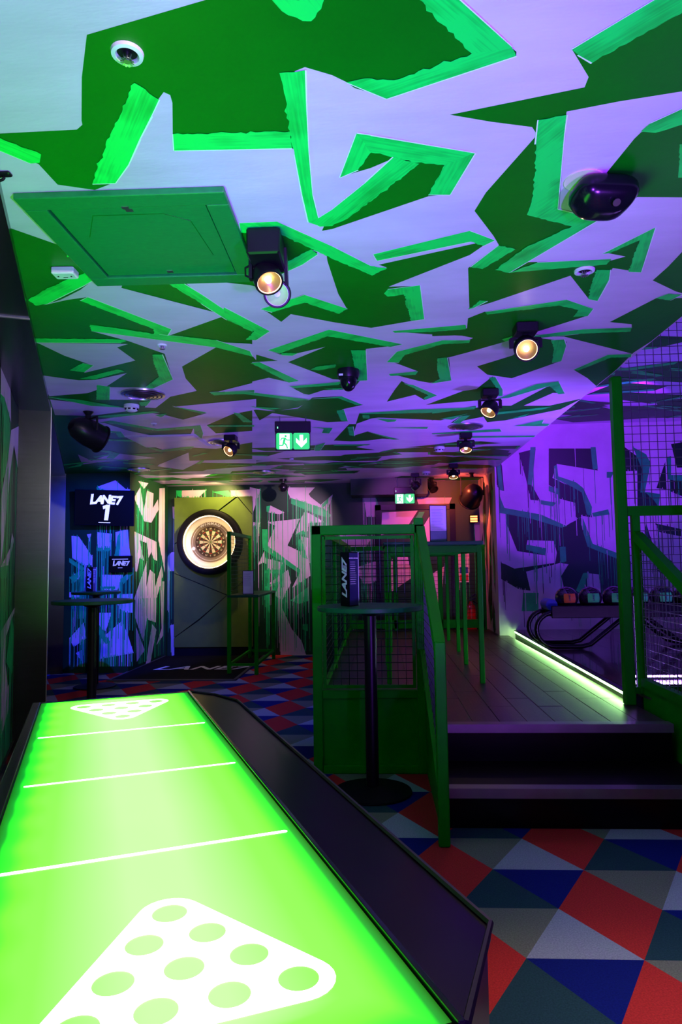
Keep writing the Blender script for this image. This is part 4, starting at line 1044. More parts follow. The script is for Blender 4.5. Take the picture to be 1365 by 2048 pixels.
# front railing of the raised aisle
rl = thing('mesh_railing', 'green steel railing with wire mesh and solid kick panel behind the round table', 'railing', (-0.39, 4.38, 0), group='green mesh railings')
MB().bevbox(-0.030, 0.030, -0.030, 0.030, 0, 1.55, 0.004).build('post', G, rl)
MB().bevbox(0.625, 0.685, -0.030, 0.030, 0, 1.59, 0.004).build('post', G, rl)
MB().bevbox(-0.030, 0.685, -0.030, 0.030, 1.49, 1.55, 0.004).build('top_rail', G, rl)
MB().bevbox(0.03, 0.625, -0.025, 0.025, 0.46, 0.51, 0.003).build('middle_rail', G, rl)
MB().bevbox(0.03, 0.625, -0.025, 0.025, 0.0, 0.05, 0.003).build('bottom_rail', G, rl)
MB().box(0.03, 0.625, -0.006, 0.006, 0.05, 0.46).build('kick_panel', G, rl)
MB().bar((0.05, 0, 1.47), (0.605, 0, 1.47), 0.02).bar((0.05, 0, 0.53), (0.605, 0, 0.53), 0.02).bar((0.045, 0, 0.52), (0.045, 0, 1.48), 0.02).bar((0.61, 0, 0.52), (0.61, 0, 1.48), 0.02).build('mesh_frame', G, rl)
mesh_panel('wire_mesh', (0.045, 0, 0.53), (1, 0, 0), (0, 0, 1), 0.565, 0.94, rl)
# left side of the aisle
rs = thing('mesh_railing', 'green mesh railing running back along the left edge of the raised floor', 'railing', (-0.39, 4.43, 0), group='green mesh railings')
for yy in (1.62, 3.24, 4.86):
    MB().bevbox(-0.025, 0.025, yy-0.025, yy+0.025, 0, 1.55, 0.004).build('post', G, rs)
MB().box(-0.025, 0.025, 0.0, 4.88, 1.50, 1.55).build('top_rail', G, rs)
MB().box(-0.020, 0.020, 0.0, 4.86, 0.44, 0.48).build('bottom_rail', G, rs)
MB().box(-0.012, 0.0, 0.0, 4.86, 0.0, 0.44).build('kick_panel', G, rs)
mesh_panel('wire_mesh', (0, 0.02, 0.48), (0, 1, 0), (0, 0, 1), 4.84, 1.02, rs, sp=0.055)
# rear railing of the aisle
rb = thing('mesh_railing', 'green mesh railing across the far end of the raised aisle', 'railing', (-0.36, 9.33, PLAT), group='green mesh railings')
for xx in (0.60, 1.20, 1.78):
    MB().bevbox(xx-0.03, xx+0.03, -0.025, 0.025, 0, 1.12, 0.004).build('post', G, rb)
MB().box(0, 1.81, -0.03, 0.03, 1.08, 1.14).build('top_rail', G, rb)
MB().box(0, 1.78, -0.025, 0.025, 0.03, 0.14).build('bottom_rail', G, rb)
mesh_panel('wire_mesh', (0.02, 0, 0.12), (1, 0, 0), (0, 0, 1), 1.76, 0.98, rb, sp=0.055)
# left hand rail of the steps
hr = thing('stair_handrail', 'bright green sloping handrail and newel post at the left of the steps', 'handrail', (0.285, 3.28, 0))
MB().bevbox(-0.026, 0.026, -0.026, 0.026, 0, 0.93, 0.004).build('newel_post', G, hr)
MB().bar((0, 0, 0.905), (-0.012, 1.05, 1.51), 0.052, 0.06).build('sloping_rail', G, hr)
MB().bar((0, 0.02, 0.18), (-0.01, 1.05, 0.74), 0.04, 0.05).build('lower_rail', G, hr)
MB().add([(0.0, 0.02, 0.0), (0.0, 1.06, 0.0), (-0.008, 1.06, 0.74), (0.0, 0.02, 0.16), (0.012, 0.02, 0.0), (0.012, 1.06, 0.0), (0.004, 1.06, 0.74), (0.012, 0.02, 0.16)],
         [(0, 1, 2, 3), (7, 6, 5, 4), (0, 3, 7, 4), (3, 2, 6, 7), (1, 5, 6, 2)]).build('side_panel', G, hr)
mesh_panel('wire_mesh', (0, 0.03, 0), (0, 1, 0), (0, 0, 1), 1.02, 1.5, hr, keep=lambda u: (0.20+u*0.53, 0.90+u*0.57))
# right side of the steps
hq = thing('stair_handrail', 'dark green stair railing with mesh at the right of the steps', 'handrail', (1.645, 3.30, 0))
MB().bevbox(-0.025, 0.025, -0.025, 0.025, 0, 0.96, 0.004).build('newel_post', G, hq)
MB().bar((0, 0, 0.93), (0, 1.10, 1.45), 0.05, 0.06).build('sloping_rail', G, hq)
MB().bar((0, 0, 0.545), (0, 1.10, 0.545), 0.05, 0.05).build('bottom_rail', G, hq)
MB().box(-0.006, 0.006, 0, 1.12, 0, 0.53).build('side_panel', G, hq)
mesh_panel('wire_mesh', (0, 0.02, 0.56), (0, 1, 0), (0, 0, 1), 1.06, 0.88, hq, 'wire_dark', keep=lambda u: (0, 0.36+u*0.47))
# tall mesh screen between aisle and approach
sc = thing('mesh_screen', 'tall wire mesh screen on a green post guarding the bowling approach', 'screen', (1.565, 4.45, PLAT))
MB().bevbox(-0.032, 0.032, -0.032, 0.032, 0, 2.09, 0.005).build('post', G, sc)
MB().bevbox(0.06, 0.11, -0.022, 0.022, 0.07, 1.20, 0.004).build('post', G, sc)
MB().bevbox(1.60, 1.65, -0.022, 0.022, 0.07, 2.6, 0.004).build('post', G, sc)
MB().box(0.03, 1.65, -0.028, 0.028, 1.185, 1.245).build('middle_rail', G, sc)
MB().box(0.03, 1.65, -0.022, 0.022, 2.55, 2.60).build('top_rail', G, sc)
MB().box(0.03, 1.65, -0.02, 0.02, 0.07, 0.11).build('bottom_rail', G, sc)
mesh_panel('lower_wire_mesh', (0.04, 0, 0.11), (1, 0, 0), (0, 0, 1), 1.58, 1.08, sc, 'wire_dark', sp=0.052)
mesh_panel('upper_wire_mesh', (0.04, 0, 1.245), (1, 0, 0), (0, 0, 1), 1.58, 1.30, sc, 'wire_dark', sp=0.052)
vs3 = thing('led_strip', 'farther violet light strip on the floor behind the mesh screen', 'light strip', (1.74, 4.98, LANE))
MB().box(0, 1.5, -0.015, 0.015, 0, 0.012).build('channel', 'black_paint', vs3)
MB().box(0, 1.5, -0.010, 0.010, 0.012, 0.022).build('light_tube', 'led_violet', vs3)
vs_ = thing('led_strip', 'nearer violet light strip on the floor behind the mesh screen', 'light strip', (1.70, 4.70, LANE))
MB().box(0, 1.5, -0.015, 0.015, 0, 0.012).build('channel', 'black_paint', vs_)
MB().box(0, 1.5, -0.010, 0.010, 0.012, 0.022).build('light_tube', 'led_violet', vs_)
vs2 = thing('led_strip', 'added upright violet glow strip imitating a highlight on the green post', 'light strip', (1.655, 4.53, LANE))  # glow added for the violet highlight along the post, no strip there
MB().box(-0.012, 0.012, 0.0, 0.01, 0, 0.62).build('channel', 'black_paint', vs2)
MB().box(-0.006, 0.006, -0.005, 0.0, 0.02, 0.60).build('light_tube', 'led_violet', vs2)

# high tables on the aisle
def high_table(x0, x1, y0, y1, label):
    t = thing('high_table', label, 'table', (x0, y0, PLAT), group='high tables on the raised aisle')
    w = x1-x0; l = y1-y0
    MB().bevbox(-0.01, w+0.01, -0.02, l+0.02, 1.035, 1.065, 0.005).build('top', 'table_top', t)
    MB().bar((0.02, 0.02, 1.005), (w-0.02, 0.02, 1.005), 0.035, 0.05).bar((0.02, l-0.02, 1.005), (w-0.02, l-0.02, 1.005), 0.035, 0.05).bar((0.02, 0, 1.005), (0.02, l, 1.005), 0.035, 0.05).bar((w-0.02, 0, 1.005), (w-0.02, l, 1.005), 0.035, 0.05).build('apron', G, t)
    for ax in (0.02, w-0.02):
        for ay in (0.02, l-0.02):
            MB().bevbox(ax-0.018, ax+0.018, ay-0.018, ay+0.018, 0, 1.035, 0.003).build('leg', G, t)
high_table(0.055, 0.79, 5.22, 6.22, 'near green high table on the raised floor holding a white menu')
high_table(0.10, 0.83, 7.08, 8.12, 'far green high table on the raised floor behind the menu table')
menu((0.465, 5.38, PLAT+1.066), R(-42), 'tall white drink menu standing on the near high table', 'tall', 0.285, 0.145)

# darts side table with mesh screen
dt = thing('divider_table', 'narrow dark green table with mesh screen beside the dartboard lane', 'table', (-1.80, 8.22, 0))
W_, L_ = 0.33, 1.35
for ax, ay, hh in ((0, 0, 1.72), (0, L_, 1.72), (W_, 0, 0.93), (W_, L_, 0.93)):
    MB().bevbox(ax-0.022, ax+0.022, ay-0.022, ay+0.022, 0.017 if ax == 0 else 0, hh, 0.004).build('leg', G, dt)
MB().box(-0.022, 0.022, 0, L_, 1.68, 1.72).build('screen_rail', G, dt)
mesh_panel('wire_mesh', (0, 0.02, 0.95), (0, 1, 0), (0, 0, 1), L_-0.04, 0.73, dt, sp=0.05)
MB().bevbox(-0.02, W_+0.03, -0.03, L_+0.03, 0.92, 0.95, 0.005).build('top', 'table_top', dt)
MB().bar((0, 0, 0.12), (W_, 0, 0.12), 0.03).bar((0, 0, 0.12), (0, L_, 0.12), 0.03).bar((W_, 0, 0.12), (W_, L_, 0.12), 0.03).bar((0, L_, 0.12), (W_, L_, 0.12), 0.03).build('stretcher', G, dt)
menu((-1.60, 8.42, 0.951), R(-58), 'pale drink menu on the narrow table beside the dartboard', 'pale', 0.29, 0.135)

# ------------------------------------------------------------------ dartboard
def dartboard():
    X, Z = -2.44, 1.655
    pn = thing('padded_backboard', 'tall olive green padded panel with diagonal grooves behind the dartboard', 'panel', (-2.41, 9.955, 0))
    x0, x1, z0, z1 = -0.58, 0.58, 0.13, 2.32
    # four padded fields parted by two diagonal grooves
    g = 0.006
    def fld(poly): MB().prism(poly, 0, 0.03, M=frameM((0, 0.0, 0), (1, 0, 0), (0, 0, 1))).build('padded_field', 'dart_panel_green', pn)
    fld([(x0, z0), (x1, z0), (x1, 1.20-g), (-0.20, 0.52), (x0, 0.16+0.10)])
    fld([(x0, 0.27), (-0.21, 0.535), (0.20, 0.874), (x0, 1.20)])
    fld([(x0, 1.21), (0.207, 0.884), (x1, 1.206), (x1, 2.05), (0.36, 2.31), (x0, 1.62)])
    fld([(x0, 1.64), (0.34, z1), (x0, z1)])
    fld([(x1, 2.065), (x1, z1), (0.37, z1)])
    MB().box(x0, x1, -0.002, 0.020, z0-0.13, z0-0.002).build('plinth', 'black_matte', pn)
    MB().box(x0+0.002, x1-0.002, -0.0005, 0.020, z0, z1).build('backing', 'black_matte', pn)
    db = thing('dartboard', 'round dartboard in a wide black ring glowing warm white inside', 'dartboard', (X, 9.924, Z))
    RX = Matrix.Rotation(R(90), 4, 'X')       # lathe z -> -y (towards the viewer)
    MB().lathe([(0.383, 0.0), (0.383, 0.13), (0.392, 0.155), (0.43, 0.165), (0.468, 0.15), (0.478, 0.12), (0.478, 0.0)], 72, M=RX, caps=False).build('outer_ring', 'black_matte', db, smooth=True)
    MB().lathe([(0.3825, 0.095), (0.3765, 0.095), (0.3765, 0.125), (0.3825, 0.125)], 72, M=RX, caps=False).build('light_ring', 'led_ring', db)
    MB().lathe([(0.29, 0.0), (0.383, 0.0), (0.383, 0.09), (0.375, 0.09), (0.37, 0.02), (0.29, 0.012)], 72, M=RX, caps=False).build('inner_foam', 'cream_foam', db, smooth=True)
    sr = MB().lathe([(0.2, 0.0), (0.296, 0.0), (0.298, 0.02), (0.292, 0.026), (0.226, 0.026), (0.2, 0.0)], 72, M=RX, caps=False).build('surround', 'surround_brown', db, smooth=True)
    MB().lathe([(0.2705, 0.0262), (0.2705, 0.0275), (0.2665, 0.0275), (0.2665, 0.0262)], 72, M=RX, caps=False).build('surround_line', 'print_white', sr)
    for a in (200, 20):
        p = RX @ Vector((0.268*math.cos(R(a)), 0.268*math.sin(R(a)), 0.026))
        MB().lathe([(0.026, 0), (0.026, 0.003), (0.0, 0.003)], 20, M=Matrix.Translation(p) @ RX).build('logo_disc', 'print_white', sr)
    word = 'WINMAU'
    for k, ch in enumerate(word):
        a = R(118 - k*11)
        me = text_mesh(ch, 0.056, 0.002, 0, 0.0006)
        me.transform(RX @ Matrix.Translation((0.268*math.cos(a), 0.268*math.sin(a), 0.029)) @ Matrix.Rotation(a-R(90), 4, 'Z'))
        me.materials.clear(); me.materials.append(MATS['print_white'])
        o = bpy.data.objects.new('letter', me); COL.objects.link(o); o.parent = sr
    bd = MB()
    bd.lathe([(0.2255, 0.0), (0.2255, 0.030), (0.170, 0.030)], 80, M=RX, mi=0, caps=False)
    rads = [0.0, 0.0064, 0.0159, 0.099, 0.107, 0.162, 0.170]
    z = 0.030
    bd.lathe([(0.0064, z), (0.0, z)], 20, M=RX, mi=2, caps=False)
    bd.lathe([(0.0159, z), (0.0064, z)], 20, M=RX, mi=3, caps=False)
    for k in range(20):
        a0 = R(90 - 9 + 18*k); 
        for (r0, r1, dark, light) in ((0.0159, 0.099, 0, 1), (0.099, 0.107, 2, 3), (0.107, 0.162, 0, 1), (0.162, 0.170, 2, 3)):
            pts = [(r1*math.cos(a0+R(18)*q/3), r1*math.sin(a0+R(18)*q/3), z) for q in range(4)] + [(r0*math.cos(a0+R(18)*q/3), r0*math.sin(a0+R(18)*q/3), z) for q in (3, 2, 1, 0)]
            bd.add([RX @ Vector(p) for p in pts], [tuple(range(8))], dark if k % 2 == 0 else light)
    b = bd.build('board', ['seg_black', 'seg_cream', 'seg_red', 'seg_green'], db)
    nums = [20, 1, 18, 4, 13, 6, 10, 15, 2, 17, 3, 19, 7, 16, 8, 11, 14, 9, 12, 5]
    for k, nn in enumerate(nums):
        a = R(90 - 18*k)
        me = text_mesh(str(nn), 0.032, 0.0006, 0, 0.0006)
        me.transform(RX @ Matrix.Translation((0.197*math.cos(a), 0.197*math.sin(a), 0.0315)) @ Matrix.Rotation(a-R(90), 4, 'Z'))
        me.materials.clear(); me.materials.append(MATS['seg_cream'])
        o = bpy.data.objects.new('number', me); COL.objects.link(o); o.parent = b
dartboard()
lamp('dart_downlight', 'SPOT', (-2.25, 9.50, 2.44), 40, (1.0, 0.72, 0.26), (-2.45, 9.95, 2.05), 0.012, 130, 0.5)

# throw mat
dm = thing('dart_mat', 'black dart mat with white lettering lying before the dartboard', 'mat', (-2.38, 8.85, 0))
MB().bevbox(-0.72, 0.72, -1.02, 1.05, 0, 0.012, 0.004).build('rubber_sheet', 'mat_black', dm)
MB().box(-0.75, -0.715, -1.05, 1.05, 0, 0.016).box(0.715, 0.75, -1.05, 1.05, 0, 0.016).box(-0.75, 0.75, -1.06, -1.02, 0, 0.016).build('edge_trim', 'mat_border', dm)
lettering('mat_print', 'LANE7', 0.40, 'print_white', dm, Matrix.Translation((0.10, -0.15, 0.0128)), bold=0.008, shear=0.25, extrude=0.0003)

# ------------------------------------------------------------------ screens
def screen(name, label, loc, w, h, rx, ry, rz, big):
    t = thing(name, label, 'screen', loc)
    t.rotation_euler = (rx, ry, rz)
    MB().bevbox(-w/2, w/2, 0.0, 0.045, -h/2, h/2, 0.006).build('housing', 'black_matte', t)
    MB().add([(-w/2+0.008, -0.0008, -h/2+0.008), (w/2-0.008, -0.0008, -h/2+0.008), (w/2-0.008, -0.0008, h/2-0.008), (-w/2+0.008, -0.0008, h/2-0.008)], [(0, 1, 2, 3)]).build('display', 'screen_black', t)
    MB().box(-0.04, 0.04, 0.045, 0.14, -0.04, 0.04).build('bracket', 'black_paint', t)
    F = frameM((0, -0.0015, 0), (1, 0, 0), (0, 0, 1))
    logo = 'screen_white' if big else 'screen_grey'
    s_ = h*0.30 if big else h*0.34
    for k, (ch, dy, rot) in enumerate((('L', 0.0, 6), ('A', -0.02, -4), ('N', 0.01, 3), ('E', -0.03, -3), ('7', -0.06, 4))):
        lettering('logo_letter', ch, s_*(1.25 if k == 0 else 1.05), logo, t, F @ Matrix.Translation(((k-2)*s_*0.60 + w*0.02, (h*0.22 if big else h*0.03) + dy*s_, 0)) @ Matrix.Rotation(R(rot), 4, 'Z'), bold=s_*0.055, shear=0.22)
    if big:
        MB().prism([(a*h*0.44 + w*0.03, b*h*0.44 - h*0.13) for a, b in ((-0.10, -0.5), (0.15, -0.5), (0.27, 0.5), (0.05, 0.5), (-0.20, 0.40), (-0.17, 0.20), (-0.02, 0.26))], 0, 0.0008, M=F).build('digit', logo, t)
        MB().add([F @ Vector(p) for p in ((-w*0.09, -h*0.425, 0), (w*0.11, -h*0.425, 0), (w*0.11, -h*0.405, 0), (-w*0.09, -h*0.405, 0))], [(0, 1, 2, 3)]).build('caption_line', logo, t)
    else:
        MB().add([F @ Vector(p) for p in ((-w*0.36, h*0.27, 0), (w*0.34, h*0.27, 0), (w*0.34, h*0.31, 0), (-w*0.36, h*0.31, 0))], [(0, 1, 2, 3)]).build('caption_line', logo, t)
        MB().add([F @ Vector(p) for p in ((-w*0.10, -h*0.25, 0), (w*0.10, -h*0.25, 0), (w*0.10, -h*0.21, 0), (-w*0.10, -h*0.21, 0))], [(0, 1, 2, 3)]).build('caption_line', logo, t)
    return t
screen('wall_screen_display', 'large black wall screen showing a white logo above the digit 1', (-3.365, 8.24, 2.04), 0.73, 0.44, R(6), R(2.2), R(4), True)
screen('wall_screen_display', 'small black wall screen showing a grey logo', (-3.20, 8.36, 1.345), 0.29, 0.205, 0, 0, 0, False)

# ------------------------------------------------------------------ ceiling fixtures
def aimM(loc, aim):
    return Matrix.Translation(loc) @ Vector(aim).normalized().to_track_quat('-Z', 'Y').to_matrix().to_4x4()
def spot_head(t, loc, aim, refl='reflector_warm', r_=0.062, lit=True):
    """round lamp head, front towards aim; loc and aim in the fixture's own axes"""
    M = aimM(loc, aim)
    h = MB().lathe([(0.0, 0.050), (r_*0.62, 0.050), (r_*0.70, 0.030), (r_*0.98, 0.018), (r_, 0.0), (r_, -0.034), (r_*0.95, -0.040), (r_*0.84, -0.040), (r_*0.84, -0.028)], 32, M=M, caps=False).build('lamp_head', 'black_paint', t, smooth=True)
    MB().lathe([(r_*0.845, -0.036), (r_*0.80, -0.036), (r_*0.80, -0.033)], 32, M=M, caps=False).build('lens_rim', 'lamp_warm' if lit else 'white_plastic', h)
    MB().lathe([(r_*0.83, -0.030), (r_*0.55, -0.014), (r_*0.24, -0.004), (0.0, -0.002)], 32, M=M, caps=False).build('reflector', refl, h, smooth=True)
    MB().lathe([(r_*0.24, -0.012), (r_*0.22, -0.024), (0.0, -0.026)], 16, M=M, caps=False).build('bulb', 'lamp_core' if lit else 'white_plastic', h, smooth=True)
    return M
def spotlight(x, y, drop, aim, label, energy=20, cone=70, head_dx=0.0, head_dy=0.0, warm=(1.0, 0.66, 0.36)):
    t = thing('spotlight', label, 'spotlight', (x, y, ZC), group='black ceiling spotlights')
    MB().bevbox(-0.055, 0.055, -0.055, 0.055, -0.055, -0.003, 0.005).build('ceiling_plate', 'black_paint', t)
    hx, hy, hz = head_dx, head_dy, -drop
    MB().tube([(0, 0, -0.05), (0, 0, -0.05-(drop-0.05)*0.4)], 0.016, 10).build('stem', 'black_paint', t)
    MB().bar((hx-0.071, hy, hz), (hx-0.071, hy*0.5, -0.075), 0.012, 0.022, up=(1, 0, 0)).bar((hx+0.071, hy, hz), (hx+0.071, hy*0.5, -0.075), 0.012, 0.022, up=(1, 0, 0)).bar((hx-0.076, hy*0.5, -0.075), (hx+0.076, hy*0.5, -0.075), 0.022, 0.010).build('yoke', 'black_paint', t)
    spot_head(t, (hx, hy, hz), aim)
    if energy > 0:
        p = Vector((x+hx, y+hy, ZC+hz)) + Vector(aim).normalized()*0.044
        lamp('spotlight_beam', 'SPOT', p, energy, warm, p + Vector(aim), 0.006, cone, 0.6)
    return t
spotlight(0.768, 3.42, 0.122, (-0.05, -0.85, -0.55), 'lit ceiling spotlight glaring at the viewer on the right', 14, 80)
spotlight(0.80, 4.72, 0.135, (-0.45, -0.35, -0.8), 'ceiling spotlight tilted left behind the glaring one', 6, 80)
spotlight(0.835, 6.30, 0.13, (-0.05, -0.4, -0.9), 'ceiling spotlight above the menu table', 12, 70)
spotlight(0.94, 8.30, 0.13, (0.0, -0.35, -0.9), 'farthest lit ceiling spotlight before the red-lit corner', 14, 70)
spotlight(-1.33, 6.15, 0.13, (-0.42, -0.62, -0.55), 'ceiling spotlight under the round vent on the left', 4, 66, 0.0, 0.0, (1.0, 0.74, 0.46))
# black swivel spot near the door, dark side to the viewer
spotlight(0.52, 9.1, 0.16, (0.5, 0.3, -0.5), 'small ceiling spotlight beside the far exit sign', 0)
# twin fixture
tw = thing('twin_spotlight', 'black twin ceiling spotlight with one warm lamp and one unlit pale green head', 'spotlight', (-0.385, 2.40, ZC))
MB().bevbox(-0.060, 0.060, -0.085, 0.085, -0.10, -0.003, 0.006).build('housing', 'black_paint', tw)
MB().tube([(-0.055, 0.02, -0.09), (-0.085, 0.03, -0.10), (-0.088, 0.05, -0.12), (-0.06, 0.06, -0.13)], 0.004, 6).build('cable', 'black_matte', tw)
MB().bar((0.062, 0.05, -0.02), (0.062, 0.085, -0.15), 0.012, 0.03).build('yoke_arm', 'black_paint', tw)
MB().bar((-0.062, 0.02, -0.06), (-0.062, 0.02, -0.15), 0.012, 0.03).build('yoke_arm', 'black_paint', tw)
spot_head(tw, (-0.004, 0.03, -0.138), (0.32, -0.52, -0.80), r_=0.054)
spot_head(tw, (0.022, 0.12, -0.165), (0.06, -0.93, -0.42), 'reflector_pale', r_=0.052, lit=False)
lamp('spotlight_beam', 'SPOT', (-0.372, 2.405, ZC-0.175), 50, (1.0, 0.66, 0.36), (0.3, 1.3, 0.5), 0.006, 75, 0.6)

# stage lamps
def par_can(loc, aim, label, r_=0.105, l=0.24):
    t = thing('stage_lamp', label, 'stage light', (loc[0], loc[1], ZC))
    c = Vector((0, 0, loc[2]-ZC)); a = Vector(aim).normalized()
    side = a.cross(Vector((0, 0, 1))).normalized()
    M = aimM(c, aim)
    MB().lathe([(0.0, l*0.62), (r_*0.45, l*0.60), (r_*0.80, l*0.42), (r_*0.92, l*0.20), (r_, 0.0), (r_, -l*0.45), (r_*1.08, -l*0.46), (r_*1.08, -l*0.5), (r_*0.9, -l*0.5), (r_*0.85, -l*0.3), (0, -l*0.28)], 28, M=M, caps=False).build('can', 'black_paint', t, smooth=True)
    top = Vector((0, 0, -0.05))
    y0 = c + side*(r_+0.02); y1 = c - side*(r_+0.02)
    MB().tube([y0, Vector((y0.x, y0.y, -0.06)), Vector((y1.x, y1.y, -0.06)), y1], 0.009, 8).build('yoke', 'black_paint', t)
    MB().lathe([(0.03, -0.06), (0.02, -0.03), (0.04, -0.002)], 14).build('clamp', 'black_paint', t)
    return t
par_can((-2.20, 5.06, 2.335), (0.55, 0.75, -0.32), 'black stage lamp hanging by the steel pillar top left')
par_can((1.28, 9.15, 2.20), (-0.2, 0.8, -0.5), 'black stage lamp hanging at the red-lit far corner', 0.14, 0.26)
par_can((0.78, 9.6, 2.38), (0.3, -0.5, -0.6), 'small black stage lamp near the far exit sign', 0.06, 0.16)

# dome camera
dc = thing('dome_camera', 'black dome camera on the ceiling in the middle of the room', 'camera', (-0.16, 4.14, ZC))
MB().lathe([(0.068, 0.0), (0.070, -0.03), (0.062, -0.055), (0.0, -0.055)], 32, caps=False).build('base_ring', 'black_paint', dc, smooth=True)
MB().lathe([(0.052, -0.055), (0.050, -0.085), (0.038, -0.115), (0.018, -0.132), (0.0, -0.136)], 32, caps=False).build('dome', 'black_gloss', dc, smooth=True)
MB().box(-0.055, -0.030, -0.064, -0.060, -0.052, -0.040).build('label_plate', 'white_plastic', dc)
# round pendant camera near the darts wall
pc = thing('ball_speaker', 'small black ball on the ceiling right of the dartboard panel', 'speaker', (-1.30, 9.42, ZC))
MB().lathe([(0.05, 0.0), (0.05, -0.03), (0.02, -0.035), (0.018, -0.06)], 20, caps=False).build('mount', 'black_paint', pc, smooth=True)
MB().lathe([(0.066*math.sin(math.pi*k/12), -0.118+0.066*math.cos(math.pi*k/12)) for k in range(13)], 24, caps=False).build('ball', 'black_gloss', pc, smooth=True)

# black wedge speaker
sp = thing('ceiling_speaker', 'glossy black rounded ceiling speaker with small logo at top right', 'speaker', (0.735, 2.12, ZC), R(8))
bm = bmesh.new()
bmesh.ops.create_uvsphere(bm, u_segments=28, v_segments=16, radius=1.0)
for v in bm.verts:
    x, y, z = v.co
    sx = math.copysign(abs(x)**0.55, x); sy = math.copysign(abs(y)**0.55, y); sz = math.copysign(abs(z)**0.6, z)
    zz = -0.055 + 0.055*sz
    k = 1.0 - 0.30*max(0, -sz)
    v.co = (sx*0.10*k, sy*0.075*k + 0.012*max(0, -sz), zz)
me = bpy.data.meshes.new('cabinet'); bm.to_mesh(me); bm.free()
me.polygons.foreach_set('use_smooth', [True]*len(me.polygons)); me.materials.append(MATS['black_gloss'])
o = bpy.data.objects.new('cabinet', me); COL.objects.link(o); o.parent = sp
MB().lathe([(0.012, 0.0), (0.012, 0.003), (0.0, 0.003)], 18, M=aimM((0.012, -0.058, -0.100), (0, 0.6, 0.8))).build('logo_badge', 'bright_metal', sp)
MB().lathe([(0.06, 0.0), (0.06, -0.004), (0.0, -0.004)], 24, M=Matrix.Translation((-0.065, -0.005, 0))).build('ceiling_ring', 'seg_cream', sp)

# sprinklers
def sprinkler(x, y, label, r_=0.038):
    t = thing('sprinkler', label, 'sprinkler', (x, y, ZC), group='ceiling sprinklers')
    MB().lathe([(r_*0.62, 0.0), (r_*0.62, -0.004), (r_*0.72, -0.010), (r_*0.95, -0.008), (r_, 0.0)], 32, caps=False).build('collar', 'white_plastic', t, smooth=True)
    MB().lathe([(r_*0.62, -0.0005), (0.0, -0.0005)], 24, caps=False).build('recess', 'black_matte', t)
    MB().tube([(0, 0, 0), (0, 0, -0.022)], 0.004, 8).bar((-0.009, 0, -0.004), (-0.004, 0, -0.022), 0.003).bar((0.009, 0, -0.004), (0.004, 0, -0.022), 0.003).build('head', 'bright_metal', t)
    df = MB().lathe([(0.0, -0.022), (0.008, -0.022), (0.008, -0.024), (0.0, -0.024)], 14)
    for k in range(12):
        a = 2*math.pi*k/12
        df.bar((0.008*math.cos(a), 0.008*math.sin(a), -0.023), (0.016*math.cos(a), 0.016*math.sin(a), -0.024), 0.004, 0.0015)
    df.build('deflector', 'bright_metal', t)
sprinkler(-0.563, 1.48, 'white ring sprinkler on the ceiling at the top left')
sprinkler(0.877, 2.79, 'white ring sprinkler on the ceiling at the right of the painted zigzag', 0.042)
sprinkler(-1.144, 3.56, 'small sprinkler on the ceiling beyond the green hatch', 0.026)
sprinkler(-1.85, 5.55, 'small sprinkler on the ceiling right of the black stage lamp', 0.026)
sprinkler(-0.95, 7.6, 'small far sprinkler on the ceiling left of the ball', 0.026)

# round air diffusers
def diffuser(x, y, label, r_=0.15):
    t = thing('air_diffuser', label, 'vent', (x, y, ZC), group='round ceiling vents')
    MB().lathe([(r_*0.90, -0.001), (0.0, -0.001)], 40, caps=False).build('backing', 'black_matte', t)
    for k, q in enumerate((1.0, 0.80, 0.61, 0.43, 0.26)):
        rr = r_*q
        MB().lathe([(rr, -0.002), (rr*0.99, -0.012-0.004*k), (rr-0.020, -0.016-0.005*k), (rr-0.024, -0.006)], 40, caps=False).build('ring', 'bright_metal', t, smooth=True)
    MB().lathe([(0.028, -0.028), (0.0, -0.034)], 20, caps=False).build('centre_cone', 'bright_metal', t, smooth=True)
diffuser(-1.60, 4.57, 'round steel ceiling vent near the black stage lamp')
diffuser(-1.465, 6.46, 'round ceiling vent behind the left spotlight')
diffuser(0.80, 5.98, 'round ceiling vent between two spotlights on the right')
diffuser(-1.436, 8.65, 'round ceiling vent near the ball speaker')
diffuser(-2.90, 8.15, 'round ceiling vent above the painted corner by the screens', 0.14)

# smoke detectors
def detector(x, y, label):
    t = thing('smoke_detector', label, 'smoke detector', (x, y, ZC), group='white smoke detectors')
    MB().lathe([(0.055, 0.0), (0.055, -0.022), (0.050, -0.026)], 28, caps=False).build('base', 'white_plastic', t, smooth=True)
    MB().lathe([(0.044, -0.026), (0.044, -0.042), (0.030, -0.050), (0.0, -0.052)], 28, caps=False).build('chamber', 'white_plastic', t, smooth=True)
    for k in range(8):
        a = 2*math.pi*k/8
        MB().box(-0.010, 0.010, -0.0455, -0.0435, -0.040, -0.030, M=Matrix.Rotation(a, 4, 'Z')).build('slot', 'black_matte', t)
detector(-1.80, 4.89, 'white smoke detector below the round vent on the left')
detector(0.66, 7.05, 'white smoke detector left of the spotlight above the menu table')
detector(0.66, 8.95, 'far white smoke detector left of the red-lit corner')

